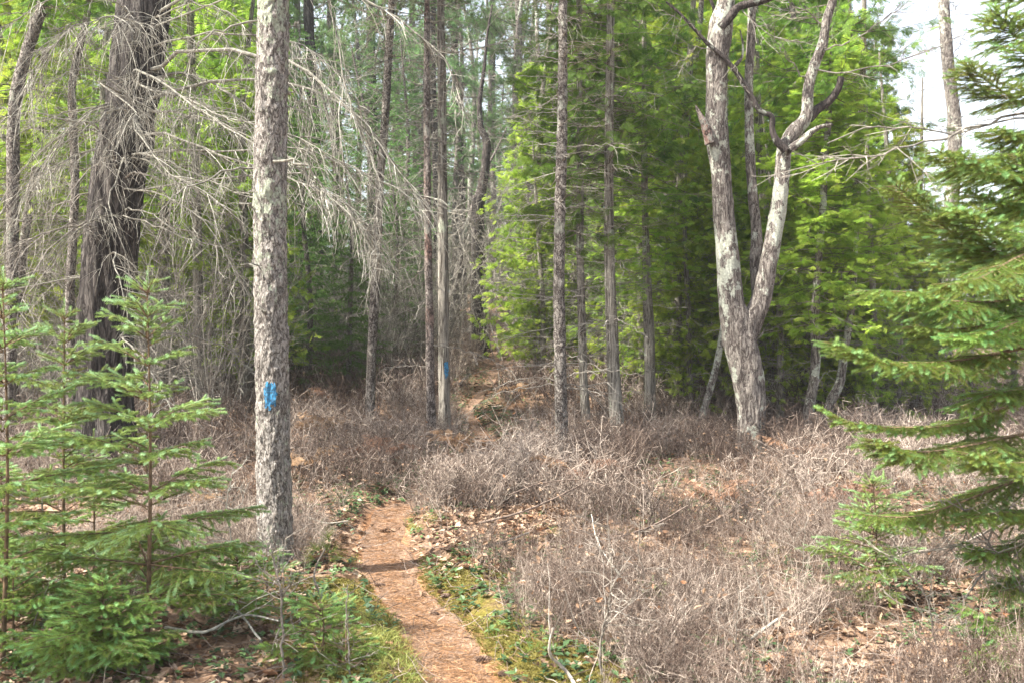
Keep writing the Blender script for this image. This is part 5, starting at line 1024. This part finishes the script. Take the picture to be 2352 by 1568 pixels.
# ------------------------------------------------------------------ young spruces at left
def ground_xy(px_, d): return ((px_ - 1176) / F * d, d)
def hgt(py_, px_, d): x, y = ground_xy(px_, d); return EYE - (py_ - 784) / F * d - float(g(x, y))
spruce_sapling('young_spruce', 'tallest young spruce at left, its tip against the thick dark pine trunk', ground_xy(338, 5.2), hgt(640, 338, 5.2), .72, 1, zlow=.28, whorl=.2, per=5, lean=(0, 0))
spruce_sapling('young_spruce', 'slightly shorter young spruce left of the tallest one', ground_xy(148, 5.6), hgt(705, 148, 5.6), .58, 2, zlow=.28, whorl=.21, per=5)
spruce_sapling('young_spruce', 'young spruce cut by the left picture edge', ground_xy(6, 5.0), hgt(632, 6, 5.0), .6, 3, zlow=.28, whorl=.22, per=5)
spruce_sapling('young_spruce', 'low broad spruce filling the gap under the two tall young spruces', ground_xy(215, 6.3), 1.0, .5, 4, zlow=.2, whorl=.22, per=4)
spruce_sapling('low_spruce', 'bushy blue-green knee-high spruce at bottom left', ground_xy(235, 4.9), .46, .40, 5, nm='spruce_blue', zlow=.03, whorl=.065, per=9, cat='low spruce')
spruce_sapling('low_spruce', 'low shaded spruce in front of the fallen log with a long side bough', ground_xy(545, 5.6), .42, .36, 6, nm='spruce_blue', zlow=.12, whorl=.10, per=5, cat='low spruce')
spruce_sapling('low_spruce', 'low dark spruce left of the path behind the twiggy sapling', ground_xy(735, 4.95), .30, .26, 7, nm='spruce_blue', zlow=.05, whorl=.08, per=5, cat='low spruce')
spruce_sapling('spruce_seedling', 'tiny spruce seedling against the front blazed trunk foot', ground_xy(612, 6.3), .30, .16, 8, zlow=.08, whorl=.08, per=5, cat='spruce seedling')
spruce_sapling('spruce_seedling', 'small dark spruce seedling right of the tuft-needled pine seedling', ground_xy(795, 4.8), .20, .13, 9, nm='spruce_blue', zlow=.03, whorl=.06, per=4, cat='spruce seedling')
spruce_sapling('spruce_seedling', 'small round green seedling behind the curved whitish stick', ground_xy(1500, 5.9), .16, .12, 10, nm='spruce_blue', zlow=.02, whorl=.05, per=5, cat='spruce seedling')
spruce_sapling('young_spruce', 'small light green spruce in front of the right-hand spruce boughs', ground_xy(2005, 6.2), hgt(1092, 2005, 6.2), .38, 11, zlow=.15, whorl=.12, per=6)
spruce_sapling('low_spruce', 'low shaded spruce at bottom left beyond the bushy one', ground_xy(30, 5.1), .5, .4, 12, nm='spruce_blue', zlow=.05, whorl=.12, per=5, cat='low spruce')

# ------------------------------------------------------------------ big spruce reaching in from the right
DR = 5.6; bx, by = (2560 - 1176) / F * DR, DR
rs = thing('spruce', (bx, by, float(g(bx, by))), 'large spruce outside the right edge whose long drooping green boughs reach in', 'spruce'); o0 = np.array(rs.location)
mb = MB(); sweep(mb, [[0, 0, -.15], [.02, .03, 1.5], [0, 0, 3.2], [-.02, 0, 6.]], [.10, .085, .06, .03], 18, .05, .08, (14, 14, 6), 4., fl=.3); mb.build('trunk', M['bark_scaly'], rs, smooth=True)
rb_ = np.random.RandomState(44)
for px, sd, dr in [
    ([(2560, 680, 5.6), (2352, 689, 5.3), (2254, 695, 5.1), (2173, 690, 5.0), (2093, 672, 4.95), (1972, 668, 4.9)], .34, .1),
    ([(2560, 760, 5.6), (2352, 798, 5.2), (2254, 820, 5.0), (2153, 832, 4.9), (2052, 832, 4.8), (1972, 812, 4.75), (1912, 786, 4.7)], .26, .1),
    ([(2560, 900, 5.6), (2352, 925, 5.4), (2254, 957, 5.3), (2193, 977, 5.2), (2093, 981, 5.1), (1972, 975, 5.0), (1880, 935, 5.0)], .18, .05),
    ([(2560, 980, 5.6), (2352, 997, 5.1), (2254, 1017, 4.9), (2133, 1037, 4.8), (2060, 1030, 4.75), (2008, 1008, 4.7)], .30, .12),
    ([(2560, 1050, 5.6), (2352, 1098, 5.3), (2214, 1150, 5.1), (2093, 1186, 5.0), (1932, 1176, 4.9)], .26, .12),
    ([(2560, 360, 5.6), (2352, 403, 5.2), (2274, 387, 5.0), (2214, 375, 4.9), (2150, 345, 4.8)], .28, .1),
    ([(2560, 560, 5.6), (2352, 620, 5.1), (2294, 564, 4.9), (2234, 504, 4.8), (2197, 488, 4.8)], .30, .05),
    ([(2560, 620, 5.6), (2352, 630, 5.3), (2254, 584, 5.1), (2133, 490, 5.0), (2052, 420, 4.9)], .26, .05),
    ([(2560, 240, 5.6), (2352, 236, 5.3), (2314, 218, 5.2), (2254, 177, 5.1), (2218, 153, 5.1)], .24, .05),
    ([(2560, 110, 5.6), (2352, 90, 5.3), (2318, 62, 5.2), (2290, 34, 5.2)], .24, .05),
    ([(2560, 300, 5.6), (2420, 300, 5.3), (2340, 310, 5.2), (2270, 300, 5.1)], .24, .06),
    ([(2560, 170, 5.6), (2440, 160, 5.3), (2380, 140, 5.2), (2325, 105, 5.1)], .20, .05),
    ([(2560, 470, 5.6), (2380, 480, 5.3), (2300, 470, 5.2), (2220, 440, 5.1)], .28, .08),
    ([(2560, 780, 5.6), (2400, 740, 5.2), (2300, 740, 5.1), (2180, 760, 5.0), (2090, 745, 4.9)], .30, .14),
    ([(2560, 860, 5.6), (2400, 890, 5.2), (2300, 900, 5.0), (2200, 935, 4.9)], .26, .12),
    ([(2560, 1180, 5.6), (2400, 1230, 5.2), (2300, 1270, 5.0), (2240, 1260, 5.0)], .24, .12),
    ([(2560, 1320, 5.5), (2400, 1400, 5.0), (2300, 1430, 4.9), (2230, 1400, 4.9)], .24, .14),
    ([(2560, 20, 5.6), (2430, 0, 5.3), (2340, -40, 5.2), (2290, -70, 5.2)], .24, .05),
    ([(2560, 530, 5.6), (2430, 560, 5.0), (2340, 590, 4.7), (2250, 640, 4.5), (2180, 655, 4.4)], .30, .14),
    ([(2560, 420, 5.6), (2440, 430, 5.1), (2370, 400, 4.9), (2330, 350, 4.8)], .26, .08),
    ([(2560, 700, 5.6), (2440, 720, 5.0), (2360, 730, 4.8), (2270, 770, 4.6), (2200, 770, 4.5)], .28, .1),
    ([(2560, 1120, 5.6), (2440, 1160, 5.2), (2370, 1180, 5.0), (2290, 1175, 4.9), (2210, 1200, 4.8)], .26, .1),
    ([(2560, 1260, 5.6), (2440, 1320, 5.2), (2360, 1340, 5.0), (2290, 1360, 4.9)], .26, .1),
    ([(2560, 1330, 5.5), (2440, 1420, 5.1), (2380, 1470, 4.9), (2300, 1500, 4.8), (2230, 1560, 4.7)], .26, .1),
    ([(2560, 1000, 5.6), (2440, 1040, 5.0), (2370, 1060, 4.7), (2300, 1060, 4.6), (2220, 1040, 4.5)], .28, .1),
    ([(2560, 350, 5.6), (2450, 360, 5.4), (2350, 350, 5.5), (2250, 370, 5.6), (2180, 400, 5.6)], .28, .05),
    ([(2560, 640, 5.6), (2450, 670, 5.6), (2330, 655, 5.7), (2220, 620, 5.8), (2120, 600, 5.8)], .28, .05),
    ([(2560, 1400, 5.5), (2420, 1480, 4.8), (2340, 1520, 4.7), (2280, 1510, 4.6)], .22, .14)]:
    emit_live(rs, [live_bough([at(*q) for q in px], rb_, side=sd * 1.2, spacing=.028, sub=True, start=.22, droopy=dr * .4)], BR_N, M['spruce_blue'], M['shoot'], rb_)
for px, r_, dn, tl in [
    ([(2560, 250, 5.6), (2352, 262, 5.3), (2254, 290, 5.2), (2153, 322, 5.1), (2073, 338, 5.0), (1992, 355, 5.0), (1871, 379, 4.9)], .008, 1.3, .3),
    ([(2560, 260, 5.6), (2352, 280, 5.4), (2230, 300, 5.4), (2100, 300, 5.3), (2000, 290, 5.3), (1900, 330, 5.2)], .006, 1.1, .3),
    ([(2560, 1080, 5.6), (2352, 1120, 5.3), (2250, 1180, 5.2), (2180, 1260, 5.1)], .008, 1.6, .35),
    ([(2560, 1200, 5.6), (2352, 1230, 5.4), (2250, 1330, 5.2), (2200, 1420, 5.1)], .008, 1.6, .35),
    ([(2560, 1000, 5.6), (2400, 1060, 5.4), (2300, 1180, 5.2), (2260, 1330, 5.1)], .008, 1.6, .35)]:
    emit_bough(dead_bough([at(*q) for q in px], r_, rb_, dn, tl=tl, droop=.25, minr=.0012), rs, M['deadbough'])

# ------------------------------------------------------------------ thin spring haze
def _haze():
    m = bpy.data.materials.new('haze'); m.use_nodes = True; t = m.node_tree; t.nodes.clear(); o = t.nodes.new("ShaderNodeOutputMaterial"); v = t.nodes.new("ShaderNodeVolumePrincipled")
    v.inputs['Color'].default_value = (.93, .96, 1, 1); v.inputs['Density'].default_value = .0008; v.inputs['Anisotropy'].default_value = .2; t.links.new(v.outputs[0], o.inputs['Volume']); return m
mb = MB(); V = np.array([[x, y, z] for x in (-140, 140) for y in (-150, 170) for z in (-4, 32)], float)
mb.add(V, Q=[[0, 1, 3, 2], [4, 6, 7, 5], [0, 4, 5, 1], [2, 3, 7, 6], [0, 2, 6, 4], [1, 5, 7, 3]]); tag(mb.build('haze', _haze()), 'thin pale haze between the distant trees', 'haze', kind='stuff')
